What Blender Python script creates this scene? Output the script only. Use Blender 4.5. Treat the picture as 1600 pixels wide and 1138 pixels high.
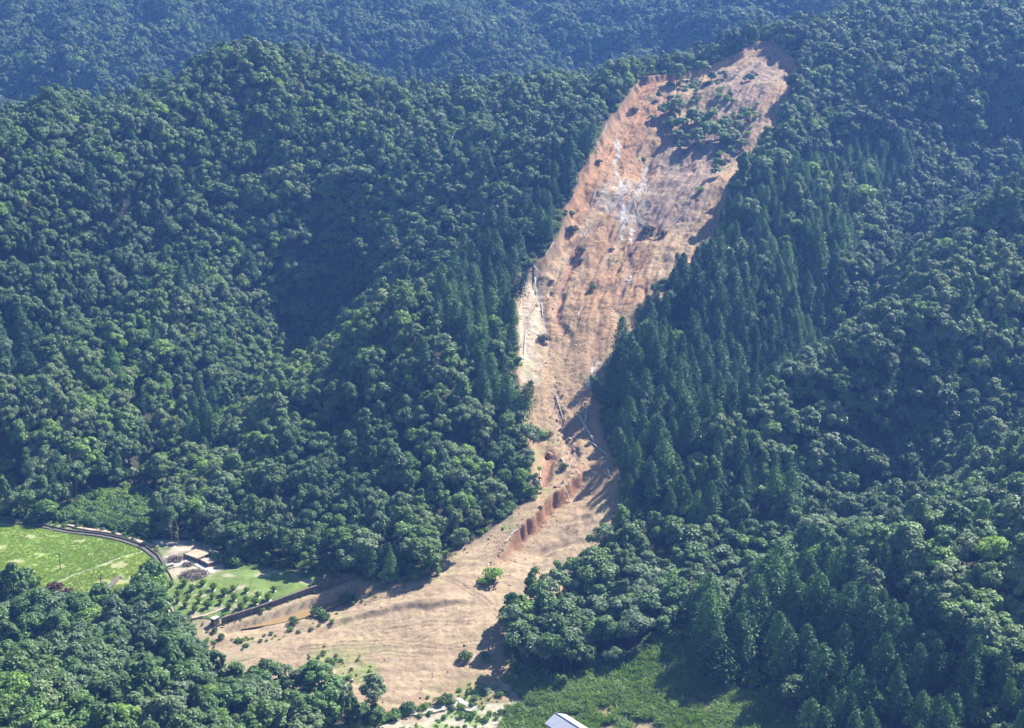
import bpy, bmesh, math, random
import numpy as np
from mathutils import Vector, Matrix

random.seed(7)
RNG = np.random.default_rng(11)
R = math.radians
scene = bpy.context.scene
for o in list(bpy.data.objects):
    bpy.data.objects.remove(o, do_unlink=True)
COL = scene.collection

# ------------------------------------------------------------------ camera, sky, sun, exposure
CAM_Z, PITCH, FPX, CX, CY = 200.0, R(16.0), 2198.0, 800.0, 569.0
cam_d = bpy.data.cameras.new("camera")
cam = bpy.data.objects.new("camera", cam_d); COL.objects.link(cam)
cam.location = (0, 0, CAM_Z)
cam.rotation_euler = (math.pi / 2 - PITCH, 0, 0)
cam_d.sensor_fit = 'HORIZONTAL'; cam_d.sensor_width = 36.0
cam_d.lens = 36.0 * FPX / 1600.0
cam_d.clip_start = 1.0; cam_d.clip_end = 5000.0
scene.camera = cam

SUN_AZ, SUN_EL = R(47), R(46)          # azimuth clockwise from +Y
world = bpy.data.worlds.new("World"); scene.world = world; world.use_nodes = True
wn = world.node_tree.nodes; wl = world.node_tree.links
sky = wn.new('ShaderNodeTexSky'); sky.sky_type = 'NISHITA'; sky.sun_disc = False
sky.sun_elevation = SUN_EL; sky.sun_rotation = SUN_AZ
sky.altitude = 300; sky.air_density = 1.2; sky.dust_density = 0.6; sky.ozone_density = 4.0
wl.new(sky.outputs[0], wn['Background'].inputs['Color'])
wn['Background'].inputs['Strength'].default_value = 0.055

sun_d = bpy.data.lights.new("sun", 'SUN'); sun_d.energy = 5.0; sun_d.angle = R(0.53)
sun_d.color = (1.0, 0.955, 0.88)
sun = bpy.data.objects.new("sun", sun_d); COL.objects.link(sun)
sd = Vector((math.sin(SUN_AZ) * math.cos(SUN_EL), math.cos(SUN_AZ) * math.cos(SUN_EL), math.sin(SUN_EL)))
sun.rotation_euler = sd.to_track_quat('Z', 'Y').to_euler()
sun.location = (200, 300, 600)

vs = scene.view_settings
vs.view_transform = 'Standard'; vs.look = 'None'; vs.exposure = 1.45; vs.gamma = 1.0
vs.use_curve_mapping = False
scene.cycles.max_bounces = 4
scene.cycles.use_light_tree = False
scene.cycles.diffuse_bounces = 1; scene.cycles.glossy_bounces = 1; scene.cycles.transmission_bounces = 1
scene.cycles.volume_bounces = 0; scene.cycles.transparent_max_bounces = 4

# ------------------------------------------------------------------ small numeric helpers
CP, SP = math.cos(PITCH), math.sin(PITCH)
def ray(u, v):
    dx = (u - CX) / FPX; dy = (CY - v) / FPX
    return dx, CP + dy * SP, -SP + dy * CP
def at(u, v, Y):                       # survey point: bearing (u, v) at northing Y
    dx, dyy, dz = ray(u, v)
    s = Y / dyy
    return dx * s, Y, CAM_Z + dz * s
def atz(u, v, zrel):                   # survey point at a level below the helicopter
    dx, dyy, dz = ray(u, v)
    s = zrel / dz
    return dx * s, dyy * s, CAM_Z + zrel
def project(x, y, z):
    zz = z - CAM_Z
    d = y * CP - zz * SP
    up = y * SP + zz * CP
    return CX + FPX * x / d, CY - FPX * up / d, d

_perm = np.random.default_rng(5).permutation(512).astype(np.int64)
def _h(ix, iy):
    return _perm[(_perm[ix & 511] + iy) & 511] / 511.0 * 2 - 1
def vnoise(x, y):
    ix = np.floor(x).astype(np.int64); iy = np.floor(y).astype(np.int64)
    fx = x - ix; fy = y - iy
    fx = fx * fx * fx * (fx * (fx * 6 - 15) + 10); fy = fy * fy * fy * (fy * (fy * 6 - 15) + 10)
    a = _h(ix, iy); b = _h(ix + 1, iy); c = _h(ix, iy + 1); d = _h(ix + 1, iy + 1)
    return (a * (1 - fx) + b * fx) * (1 - fy) + (c * (1 - fx) + d * fx) * fy
def fbm(x, y, oct=4, gain=0.5):
    s = 0; a = 1.0; t = 0
    for k in range(oct):
        s = s + a * vnoise(x * 2 ** k + 17.3 * k, y * 2 ** k + 9.1 * k); t += a; a *= gain
    return s / t
def sstep(a, b, x):
    t = np.clip((x - a) / (b - a), 0, 1)
    return t * t * (3 - 2 * t)
def poly_sd(px, py, poly):             # signed distance, negative inside
    px = np.asarray(px, float); py = np.asarray(py, float)
    d = np.full(px.shape, 1e18); ins = np.zeros(px.shape, bool)
    n = len(poly)
    for i in range(n):
        ax, ay = poly[i][:2]; bx, by = poly[(i + 1) % n][:2]
        ex, ey = bx - ax, by - ay
        t = np.clip(((px - ax) * ex + (py - ay) * ey) / (ex * ex + ey * ey + 1e-12), 0, 1)
        d = np.minimum(d, (px - ax - t * ex) ** 2 + (py - ay - t * ey) ** 2)
        c = ((ay > py) != (by > py))
        with np.errstate(divide='ignore', invalid='ignore'):
            xi = ax + (py - ay) * ex / (ey if ey != 0 else 1e-12)
        ins ^= c & (px < xi)
    d = np.sqrt(d)
    return np.where(ins, -d, d)
def line_d(px, py, pts):               # distance to a polyline and position along it (0..1)
    d = np.full(np.shape(px), 1e18); tt = np.zeros(np.shape(px)); side = np.zeros(np.shape(px))
    n = len(pts) - 1
    for i in range(n):
        ax, ay = pts[i][:2]; bx, by = pts[i + 1][:2]
        ex, ey = bx - ax, by - ay
        t = np.clip(((px - ax) * ex + (py - ay) * ey) / (ex * ex + ey * ey + 1e-12), 0, 1)
        q = (px - ax - t * ex) ** 2 + (py - ay - t * ey) ** 2
        m = q < d
        d = np.where(m, q, d); tt = np.where(m, (i + t) / n, tt)
        side = np.where(m, np.sign((px - ax) * ey - (py - ay) * ex), side)
    return np.sqrt(d), tt, side

# ------------------------------------------------------------------ terrain survey (u, v, northing, canopy height)
SURV = [
 # slide, debris track (open ground)
 (870,832,430,0),(810,800,437,0),(900,800,437,0),(880,698,480,0),(835,698,480,0),(950,698,478,0),(880,551,540,0),(818,551,538,0),(925,551,534,0),
 (920,416,600,0),(830,416,598,0),(1010,416,590,0),(1010,257,680,0),(915,257,668,0),(1140,262,650,0),(960,330,640,0),(1060,340,625,0),
 (1080,115,764,0),(1010,118,760,0),(1222,115,735,0),(1180,62,796,0),(1110,180,715,0),(960,190,710,0),(1190,190,695,0),
 # left hill crest
 (0,232,600,12),(60,215,620,12),(130,195,640,12),(190,155,668,12),(240,130,688,12),(300,105,700,12),(360,82,714,12),(420,85,724,12),(470,82,734,12),
 (540,105,735,12),(620,125,735,12),(700,142,745,12),(800,130,760,12),(900,112,775,12),(980,90,788,12),(1060,84,792,12),(1120,66,802,12),(1180,44,815,12),(1230,36,820,12),
 # left hill face
 (230,255,632,12),(610,445,545,12),(640,560,500,12),(700,700,462,12),(700,800,424,12),(600,800,424,12),(450,800,440,12),(350,760,455,12),
 (480,530,580,12),(430,455,632,12),(350,640,522,12),(230,740,482,10),(280,450,588,12),(180,560,538,12),(100,640,500,12),
 (760,420,570,16),(850,300,624,16),(790,560,505,16),(720,300,650,12),(600,250,680,12),(450,200,690,12),(600,370,640,12),(400,300,652,12),(250,330,628,12),
 (100,400,578,12),(40,550,520,12),(20,660,490,12),(60,740,468,12),(-60,300,580,12),(-100,450,540,12),(-100,700,480,12),
 # plantation spur, right of slide
 (940,610,488,16),(1000,480,528,16),(1100,380,568,16),(1130,305,612,16),(1180,285,622,16),(1250,245,648,16),(1350,212,682,16),(1250,400,560,16),(1150,520,514,16),(1300,350,590,16),
 (1050,650,478,14),(1200,560,524,16),(1320,470,566,16),(1450,330,628,14),(1560,230,688,14),
 # broadleaf spur
 (985,705,452,12),(1100,678,450,12),(1250,600,478,12),(1350,510,504,12),(1450,420,534,12),(1550,330,568,12),(1600,290,584,12),(1680,230,610,12),
 (1050,780,430,12),(1000,900,390,14),(1100,900,388,14),(900,960,372,14),(1200,720,440,14),(1300,650,455,14),(1400,560,480,14),(1500,480,504,14),(1600,400,530,14),
 (1180,850,415,14),(1300,760,448,14),(1430,680,470,14),(1550,590,495,14),(1620,540,508,14),
 (1240,890,380,12),(1300,845,389,12),(1400,800,399,12),(1500,745,411,12),(1600,690,424,12),(1700,640,438,12),
 (1250,1000,345,18),(1400,950,345,16),(1500,900,350,14),(1600,850,355,13),(1600,1000,320,14),(1600,1138,290,14),(1400,1138,300,16),(1750,1000,320,14),
 # upper right
 (1240,90,750,12),(1170,235,664,10),(1250,170,695,12),(1400,130,720,12),(1500,85,745,12),(1600,50,770,12),(1400,195,716,12),(1500,178,728,12),(1600,135,755,12),
 (1350,55,792,12),(1500,10,850,12),(1600,0,872,12),(1350,0,880,12),(1750,50,790,12),
 # far hills
 (0,185,1000,12),(150,195,940,12),(0,60,1130,12),(200,85,1095,12),(300,70,1110,12),(0,0,1230,12),(400,45,1150,12),(600,100,1080,12),(700,122,1030,12),
 (850,92,1060,12),(600,30,1180,12),(800,40,1150,12),(1000,50,1120,12),(1000,0,1220,12),(500,0,1240,12),(1100,20,1100,12),
]
SURVZ = [  # open valley floor by level
 (0,825,-186),(120,840,-187),(240,865,-188),(0,905,-188),(100,915,-189),(200,920,-190),(260,905,-190),(350,900,-189),(430,905,-188),(290,955,-191),
 (380,950,-190),(450,930,-189.5),(480,965,-192),(400,990,-193),(540,945,-191.5),(560,960,-191),(650,930,-187.5),(600,1010,-193),(500,1040,-195),(700,1000,-192),
 (620,1080,-196),(760,1080,-196),(700,1120,-198),(850,1080,-196),(950,1080,-195),(1050,1040,-192),(1000,1120,-197),(1090,1120,-196),(1060,1000,-189),(850,1130,-198),
 (1120,1075,-195),(1200,1130,-195),(560,900,-188),(300,860,-188),(190,820,-185.5),(150,1000,-194),(0,1000,-194),(0,1138,-188),(300,1050,-195),(400,1120,-196),(-200,860,-187),(690,885,-185.5),(770,960,-189),
]
SURVW = [  # unseen ground, in world coordinates
 (-260,830,55),(-120,880,65),(0,890,70),(120,900,75),(-330,760,60),(-420,640,70),(-420,900,70),(-450,1000,90),(-250,960,75),(60,960,75),
 (-480,1420,210),(-200,1420,208),(0,1420,205),(200,1420,212),(480,1420,215),(480,1150,195),(320,1050,180),(480,900,170),(200,1010,120),(260,1200,185),
 (420,700,140),(420,500,100),(330,400,60),(300,200,15),(-300,200,12),(-320,420,20),(-420,500,45),(0,200,2),(0,0,2),(-450,0,20),(450,0,30),(0,-60,2),(450,250,40),(-450,250,30),
 (480,-60,30),(-480,-60,20),
]
ctrl = []
for u, v, Y, h in SURV:
    x, y, z = at(u, v, Y); ctrl.append((x, y, z - h))
for u, v, zr in SURVZ: ctrl.append(atz(u, v, zr))
ctrl += SURVW
ctrl = np.array(ctrl, float)
def _tps(r2):
    return np.where(r2 > 1e-12, r2 * np.log(np.maximum(r2, 1e-12)), 0.0)
_S = 100.0
_c = ctrl[:, :2] / _S; _n = len(_c)
_K = _tps(((_c[:, None] - _c[None]) ** 2).sum(2)) + np.eye(_n) * 0.03
_P = np.hstack([np.ones((_n, 1)), _c])
_A = np.zeros((_n + 3, _n + 3)); _A[:_n, :_n] = _K; _A[:_n, _n:] = _P; _A[_n:, :_n] = _P.T
_w = np.linalg.solve(_A, np.concatenate([ctrl[:, 2], np.zeros(3)]))
def tps_eval(x, y):
    sh = np.shape(x); p = np.stack([np.ravel(x), np.ravel(y)], 1) / _S
    out = np.empty(len(p))
    for i in range(0, len(p), 20000):
        q = p[i:i + 20000]
        out[i:i + 20000] = _tps(((q[:, None] - _c[None]) ** 2).sum(2)) @ _w[:_n] + _w[_n] + q @ _w[_n + 1:]
    return out.reshape(sh)

GX0, GX1, GY0, GY1, GS = -540.0, 540.0, -60.0, 1460.0, 4.0
gx = np.arange(GX0, GX1 + 0.1, GS); gy = np.arange(GY0, GY1 + 0.1, GS)
GXX, GYY = np.meshgrid(gx, gy)
GZ = tps_eval(GXX, GYY)
def bil(G, x, y):
    fx = np.clip((np.asarray(x, float) - GX0) / GS, 0, len(gx) - 1.001); fy = np.clip((np.asarray(y, float) - GY0) / GS, 0, len(gy) - 1.001)
    ix = fx.astype(int); iy = fy.astype(int); fx = fx - ix; fy = fy - iy
    return (G[iy, ix] * (1 - fx) + G[iy, ix + 1] * fx) * (1 - fy) + (G[iy + 1, ix] * (1 - fx) + G[iy + 1, ix + 1] * fx) * fy
def ground_at(u, v):
    dx, dyy, dz = ray(u, v)
    s = np.arange(240.0, 1500.0, 0.5)
    h = CAM_Z + dz * s - bil(GZ, dx * s, dyy * s)
    k = np.argmax(h < 0) if (h < 0).any() else len(s) - 1
    k = max(k, 1)
    t = h[k - 1] / (h[k - 1] - h[k] + 1e-9)
    ss = s[k - 1] + t * 0.5
    return dx * ss, dyy * ss
def gpoly(pts): return [ground_at(*p) if len(p) == 2 else at(*p)[:2] for p in pts]

# ---- outlines of the open ground, taken from the smooth survey surface
SLIDE = gpoly([(1200,58,798),(1150,74,786),(1090,96,774),(1040,112,764),(1002,120,756),(975,160,730),(950,192),(925,237),(905,272),(885,332),(870,377),(850,402),(832,414),(812,428),(804,465),(806,520),
 (812,570),(810,620),(818,660),(828,700),(834,740),(830,785),(800,803),(760,832),(722,858),(690,884),(650,912),(600,932),(550,948),(470,990),(400,1003),(330,1015),
 (350,1065),(430,1085),(500,1100),(570,1105),(640,1112),(720,1088),(790,1080),(805,1060),(796,1040),(788,1012),(806,985),(850,950),(888,918),(912,884),(940,846),
 (966,802),(972,758),(958,722),(945,690),(935,650),(940,610),(960,570),(985,535),(1020,490),(1060,445),(1100,395),(1125,345),(1140,300),(1162,265),(1190,235),(1220,190),(1240,130),(1252,75,762)])
slide_sd = poly_sd(GXX, GYY, SLIDE)
OPEN = gpoly([(-80,800),(0,812),(90,826),(150,832),(235,853),(275,850),(322,852),(345,878),(430,893),(540,903),(565,912),(620,930),(600,960),(480,1010),(390,1060),(330,1030),(265,990),(240,955),(150,968),(60,962),(-80,962)])
POOL = gpoly([(346,985),(408,964.5),(480,938),(551,911.5),(572,925),(556,948),(500,985),(430,1005),(360,1010)])
MEADOW = gpoly([(735,1085),(800,1062),(900,1072),(960,1055),(1040,1003),(1070,985),(1088,1020),(1100,1078),(1180,1095),(1260,1138)]) + [(30, 250), (-60, 250), (-60, 322)]
open_sd = poly_sd(GXX, GYY, OPEN); meadow_sd = poly_sd(GXX, GYY, MEADOW)
free_sd = np.minimum(np.minimum(slide_sd, open_sd), meadow_sd)
# hill relief: the spurs and gullies that can be told apart, then smaller random ones,
# faded out near the open ground and on the valley floor
_wx = GXX + 6 * fbm(GXX / 45, GYY / 45, 3); _wy = GYY + 6 * fbm(GXX / 45 + 40, GYY / 45, 3)
SPURS = [  # line, height (negative: gully), half width
 ([(660,430),(605,470),(545,520),(490,590),(430,660),(345,760),(270,810)], 7, 14),
 ([(560,425),(500,490),(440,565),(350,645),(240,725)], -22, 17),
 ([(625,290),(490,360),(340,440),(210,570),(110,650),(40,710)], 9, 16),
 ([(420,220),(330,250),(230,300),(130,380),(20,450)], -14, 15),
 ([(400,330),(300,400),(190,500),(80,590)], -10, 13), ([(560,640),(500,730),(440,810)], -9, 13),
 ([(445,140),(340,170),(250,220),(110,310),(-20,350)], 7, 16),
 ([(640,560),(680,640),(700,720),(690,800)], 7, 16), ([(560,660),(540,740),(500,820)], -6, 14),
 ([(955,660),(1050,520),(1180,360),(1300,290),(1400,240)], 8, 22),
 ([(1080,660),(1200,575),(1330,465),(1460,335),(1620,225)], -27, 17),
 ([(985,735),(1060,715),(1195,660),(1306,570),(1427,470),(1553,372),(1640,310)], 5, 12),
 ([(1110,905),(1200,860),(1320,800),(1450,725),(1640,610)], -16, 15),
 ([(1210,935),(1300,885),(1420,835),(1640,725)], 5, 12),
 ([(1190,270),(1300,220),(1420,205),(1640,160)], -17, 15),
 ([(1165,255),(1260,200),(1400,160),(1500,115),(1640,75)], 5, 14),
 ([(1330,330),(1420,300),(1520,210)], -6, 14), ([(1380,640),(1480,560),(1620,480)], 6, 12), ([(1400,1000),(1500,950),(1620,900)], 7, 14),
 ([(100,210,960),(240,140,1030),(330,60,1120)], -16, 30), ([(0,120,1060),(120,60,1130),(180,20,1190)], 14, 30),
 ([(420,110,1060),(520,60,1130),(560,20,1190)], 14, 30), ([(700,90,1080),(760,50,1130)], 14, 28), ([(620,110,1050),(660,60,1120)], -12, 28),
]
_sp = 0; SPUR_LINES = []
for pl, hgt, wid in SPURS:
    SPUR_LINES.append((gpoly(pl), hgt)); dd_, tt_, ss_ = line_d(_wx, _wy, SPUR_LINES[-1][0])
    _sp = _sp + (1.0 if hgt > 0 else 0.85) * hgt * np.exp(-(np.sqrt(dd_ ** 2 + 9) - 3) / wid) * sstep(0, .12, tt_ + .04) 
_rel = 8.0 * (0.5 - np.abs(fbm(_wx / 62, _wy / 90, 3)) * 2.2) + 3.0 * fbm(_wx / 24, _wy / 24, 3)
_rel = _rel * (1 + 1.1 * sstep(830, 930, GYY))
_hill = sstep(5, 32, free_sd) * sstep(14, 34, GZ)
GZ = GZ + (_rel + _sp) * _hill
def gz(x, y): return bil(GZ, x, y)

# ------------------------------------------------------------------ materials
def new_mat(name):
    m = bpy.data.materials.new(name); m.use_nodes = True
    nt = m.node_tree; b = nt.nodes['Principled BSDF']
    return m, nt, b
def N(nt, t, **kw):
    n = nt.nodes.new(t)
    for k, v in kw.items():
        if hasattr(n, k): setattr(n, k, v)
        else: n.inputs[k].default_value = v
    return n
def ramp(nt, fac, stops):
    r = N(nt, 'ShaderNodeValToRGB'); e = r.color_ramp.elements
    while len(e) < len(stops): e.new(0.5)
    for i, (p, c) in enumerate(stops):
        e[i].position = p; e[i].color = (*c, 1)
    nt.links.new(fac, r.inputs[0]); return r.outputs[0]
def mixc(nt, fac, a, b, mode='MIX'):
    m = N(nt, 'ShaderNodeMix'); m.data_type = 'RGBA'; m.blend_type = mode
    def put(i, v):
        if hasattr(v, 'is_linked') or hasattr(v, 'links'): nt.links.new(v, m.inputs[i])
        elif isinstance(v, (int, float)): m.inputs[i].default_value = v
        else: m.inputs[i].default_value = (*v, 1)
    put(0, fac); put(6, a); put(7, b)
    return m.outputs[2]
def noise(nt, scale, detail=4, rough=0.55, vec=None, dist=0.0):
    n = N(nt, 'ShaderNodeTexNoise', Scale=scale, Detail=detail, Roughness=rough, Distortion=dist)
    if vec is None:
        g = N(nt, 'ShaderNodeNewGeometry'); vec = g.outputs['Position']
    nt.links.new(vec, n.inputs['Vector'])
    return n.outputs['Fac']
def bump(nt, b, h, strength=0.5, dist=0.1):
    n = N(nt, 'ShaderNodeBump', Strength=strength, Distance=dist)
    nt.links.new(h, n.inputs['Height']); nt.links.new(n.outputs[0], b.inputs['Normal'])

def leaf_mat(name, c1, c2, rough=0.5, trans=0.18, spec=0.35, var=0.5):
    m, nt, b = new_mat(name)
    oi = N(nt, 'ShaderNodeObjectInfo')
    base = mixc(nt, oi.outputs['Random'], c1, c2)
    big = noise(nt, 0.012, 3)                      # stands of different species across the hill
    tint = ramp(nt, big, [(0.34, (0.74, 0.80, 0.88)), (0.5, (1, 1, 1)), (0.66, (1.28, 1.20, 0.86))])
    base = mixc(nt, 1.0, base, tint, 'MULTIPLY')
    fine = noise(nt, 1.1, 2)
    f2 = ramp(nt, fine, [(0.3, (1 - var * 0.45,) * 3), (0.7, (1 + var * 0.5,) * 3)])
    base = mixc(nt, 1.0, base, f2, 'MULTIPLY')
    nt.links.new(base, b.inputs['Base Color'])
    b.inputs['Roughness'].default_value = rough
    b.inputs['Specular IOR Level'].default_value = spec
    tr = N(nt, 'ShaderNodeBsdfTranslucent')
    tc = mixc(nt, 1.0, base, (1.3, 1.4, 0.5), 'MULTIPLY')
    nt.links.new(tc, tr.inputs['Color'])
    mx = N(nt, 'ShaderNodeMixShader'); mx.inputs[0].default_value = trans
    nt.links.new(b.outputs[0], mx.inputs[1]); nt.links.new(tr.outputs[0], mx.inputs[2])
    nt.links.new(mx.outputs[0], nt.nodes['Material Output'].inputs['Surface'])
    return m
M = {}
M['leaf_dark'] = leaf_mat('leaf_dark', (0.076, 0.140, 0.041), (0.098, 0.168, 0.049), 0.55, 0.22, 0.35)
M['leaf_mid'] = leaf_mat('leaf_mid', (0.100, 0.189, 0.049), (0.128, 0.220, 0.059), 0.55, 0.24, 0.35)
M['leaf_grey'] = leaf_mat('leaf_grey', (0.124, 0.186, 0.082), (0.150, 0.212, 0.098), 0.58, 0.22, 0.35)
M['leaf_bright'] = leaf_mat('leaf_bright', (0.152, 0.275, 0.054), (0.195, 0.311, 0.063), 0.55, 0.3, 0.3)
M['leaf_rust'] = leaf_mat('leaf_rust', (0.16, 0.055, 0.035), (0.14, 0.075, 0.045), 0.6, 0.2, 0.2)
M['leaf_withered'] = leaf_mat('leaf_withered', (0.11, 0.105, 0.075), (0.14, 0.125, 0.085), 0.7, 0.15, 0.2)
M['cedar_dark'] = leaf_mat('cedar_dark', (0.047, 0.114, 0.047), (0.065, 0.138, 0.055), 0.6, 0.15, 0.25)
M['cedar_mid'] = leaf_mat('cedar_mid', (0.073, 0.165, 0.057), (0.100, 0.197, 0.068), 0.6, 0.18, 0.25)
M['reed'] = leaf_mat('reed', (0.210, 0.310, 0.110), (0.260, 0.355, 0.125), 0.55, 0.3, 0.3)
M['grass'] = leaf_mat('grass', (0.310, 0.410, 0.100), (0.370, 0.450, 0.115), 0.6, 0.4, 0.2)
M['weed'] = leaf_mat('weed', (0.160, 0.270, 0.060), (0.220, 0.310, 0.080), 0.6, 0.3, 0.2)

def rough_mat(name, stops, scale=0.6, rough=0.9, bstr=0.4, bdist=0.08, detail=6, vecscale=None):
    m, nt, b = new_mat(name)
    vec = None
    if vecscale:
        g = N(nt, 'ShaderNodeNewGeometry'); mp = N(nt, 'ShaderNodeMapping'); mp.inputs['Scale'].default_value = vecscale
        nt.links.new(g.outputs['Position'], mp.inputs['Vector']); vec = mp.outputs[0]
    f = noise(nt, scale, detail, 0.62, vec)
    nt.links.new(ramp(nt, f, stops), b.inputs['Base Color'])
    b.inputs['Roughness'].default_value = rough; b.inputs['Specular IOR Level'].default_value = 0.2
    f2 = noise(nt, scale * 5, 4, 0.6, vec)
    bump(nt, b, f2, bstr, bdist)
    return m
M['bark'] = rough_mat('bark', [(0.3, (0.05, 0.036, 0.026)), (0.7, (0.13, 0.10, 0.075))], 2.0, vecscale=(3, 3, 0.6))
M['bark_pale'] = rough_mat('bark_pale', [(0.3, (0.22, 0.19, 0.16)), (0.7, (0.40, 0.36, 0.31))], 2.0)
M['dead_wood'] = rough_mat('dead_wood', [(0.3, (0.36, 0.32, 0.27)), (0.7, (0.62, 0.58, 0.52))], 2.0)
M['brush'] = rough_mat('brush', [(0.3, (0.13, 0.095, 0.075)), (0.7, (0.34, 0.29, 0.25))], 1.5)
M['concrete'] = rough_mat('concrete', [(0.3, (0.32, 0.30, 0.27)), (0.7, (0.47, 0.445, 0.405))], 0.9)
M['concrete_old'] = rough_mat('concrete_old', [(0.3, (0.09, 0.075, 0.062)), (0.52, (0.15, 0.125, 0.105)), (0.75, (0.24, 0.21, 0.18))], 0.7, vecscale=(1.6, 1.6, 0.25))
M['channel'] = rough_mat('channel', [(0.3, (0.07, 0.065, 0.06)), (0.7, (0.17, 0.15, 0.13))], 0.9)
M['dirt'] = rough_mat('dirt', [(0.3, (0.30, 0.23, 0.16)), (0.7, (0.48, 0.39, 0.29))], 0.5)
M['gravel'] = rough_mat('gravel', [(0.3, (0.28, 0.25, 0.20)), (0.7, (0.46, 0.42, 0.36))], 0.6)
M['boulder'] = rough_mat('boulder', [(0.3, (0.22, 0.16, 0.11)), (0.7, (0.42, 0.33, 0.25))], 0.8)
M['boulder_red'] = rough_mat('boulder_red', [(0.3, (0.20, 0.09, 0.05)), (0.7, (0.38, 0.20, 0.11))], 0.8)
M['boulder_white'] = rough_mat('boulder_white', [(0.3, (0.50, 0.48, 0.45)), (0.7, (0.75, 0.74, 0.71))], 0.8)
M['forest_floor'] = rough_mat('forest_floor', [(0.3, (0.022, 0.028, 0.014)), (0.7, (0.055, 0.055, 0.028))], 0.25, bdist=0.3)

def attr_mat(name, attr, rough=0.92, var=0.35, bstr=0.6, bdist=0.25, nscale=0.9):
    m, nt, b = new_mat(name)
    a = N(nt, 'ShaderNodeVertexColor'); a.layer_name = attr
    f = noise(nt, nscale, 7, 0.65)
    c = mixc(nt, 1.0, a.outputs['Color'], ramp(nt, f, [(0.28, (1 - var,) * 3), (0.72, (1 + var * 0.7,) * 3)]), 'MULTIPLY')
    nt.links.new(c, b.inputs['Base Color']); b.inputs['Roughness'].default_value = rough
    b.inputs['Specular IOR Level'].default_value = 0.15
    bump(nt, b, noise(nt, nscale * 1.8, 6, 0.65), bstr, bdist)
    return m
M['soil'] = attr_mat('soil', 'soil', var=0.32, bstr=0.8, bdist=0.35, nscale=0.7)
M['turf'] = attr_mat('turf', 'soil', var=0.3, nscale=0.6)

# ------------------------------------------------------------------ mesh helpers
def mesh_np(name, V, F, mats=(), smooth=False, fmat=None):
    """V (n,3), F (m,k) array of equal faces, or a list of such arrays."""
    Fs = F if isinstance(F, (list, tuple)) else [F]
    Fs = [np.asarray(f, np.int32) for f in Fs if len(f)]
    me = bpy.data.meshes.new(name)
    V = np.asarray(V, np.float32)
    nl = sum(f.size for f in Fs); nf = sum(len(f) for f in Fs)
    me.vertices.add(len(V)); me.vertices.foreach_set('co', V.ravel())
    me.loops.add(nl); me.loops.foreach_set('vertex_index', np.concatenate([f.ravel() for f in Fs]))
    me.polygons.add(nf)
    tot = np.concatenate([np.full(len(f), f.shape[1], np.int32) for f in Fs])
    st = np.concatenate([[0], np.cumsum(tot)[:-1]]).astype(np.int32)
    me.polygons.foreach_set('loop_start', st)
    try: me.polygons.foreach_set('loop_total', tot)
    except Exception: pass
    for m in mats: me.materials.append(m)
    if fmat is not None: me.polygons.foreach_set('material_index', np.asarray(fmat, np.int32))
    me.polygons.foreach_set('use_smooth', np.full(nf, smooth, bool))
    me.update(calc_edges=True); me.validate()
    return me
def obj(name, me, parent=None, loc=(0, 0, 0), rot=(0, 0, 0), scale=(1, 1, 1)):
    o = bpy.data.objects.new(name, me); COL.objects.link(o)
    o.location = loc; o.rotation_euler = rot; o.scale = scale
    if parent is not None: o.parent = parent
    return o
def tag(o, label=None, cat=None, group=None, kind=None):
    if label: o['label'] = label
    if cat: o['category'] = cat
    if group: o['group'] = group
    if kind: o['kind'] = kind
    return o
def thing(name, label, cat, loc=(0, 0, 0), rz=0.0, group=None, scale=(1, 1, 1)):
    e = bpy.data.objects.new(name, None); COL.objects.link(e)
    e.empty_display_size = 0.5
    e.location = loc; e.rotation_euler = (0, 0, rz); e.scale = scale
    return tag(e, label, cat, group)
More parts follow.
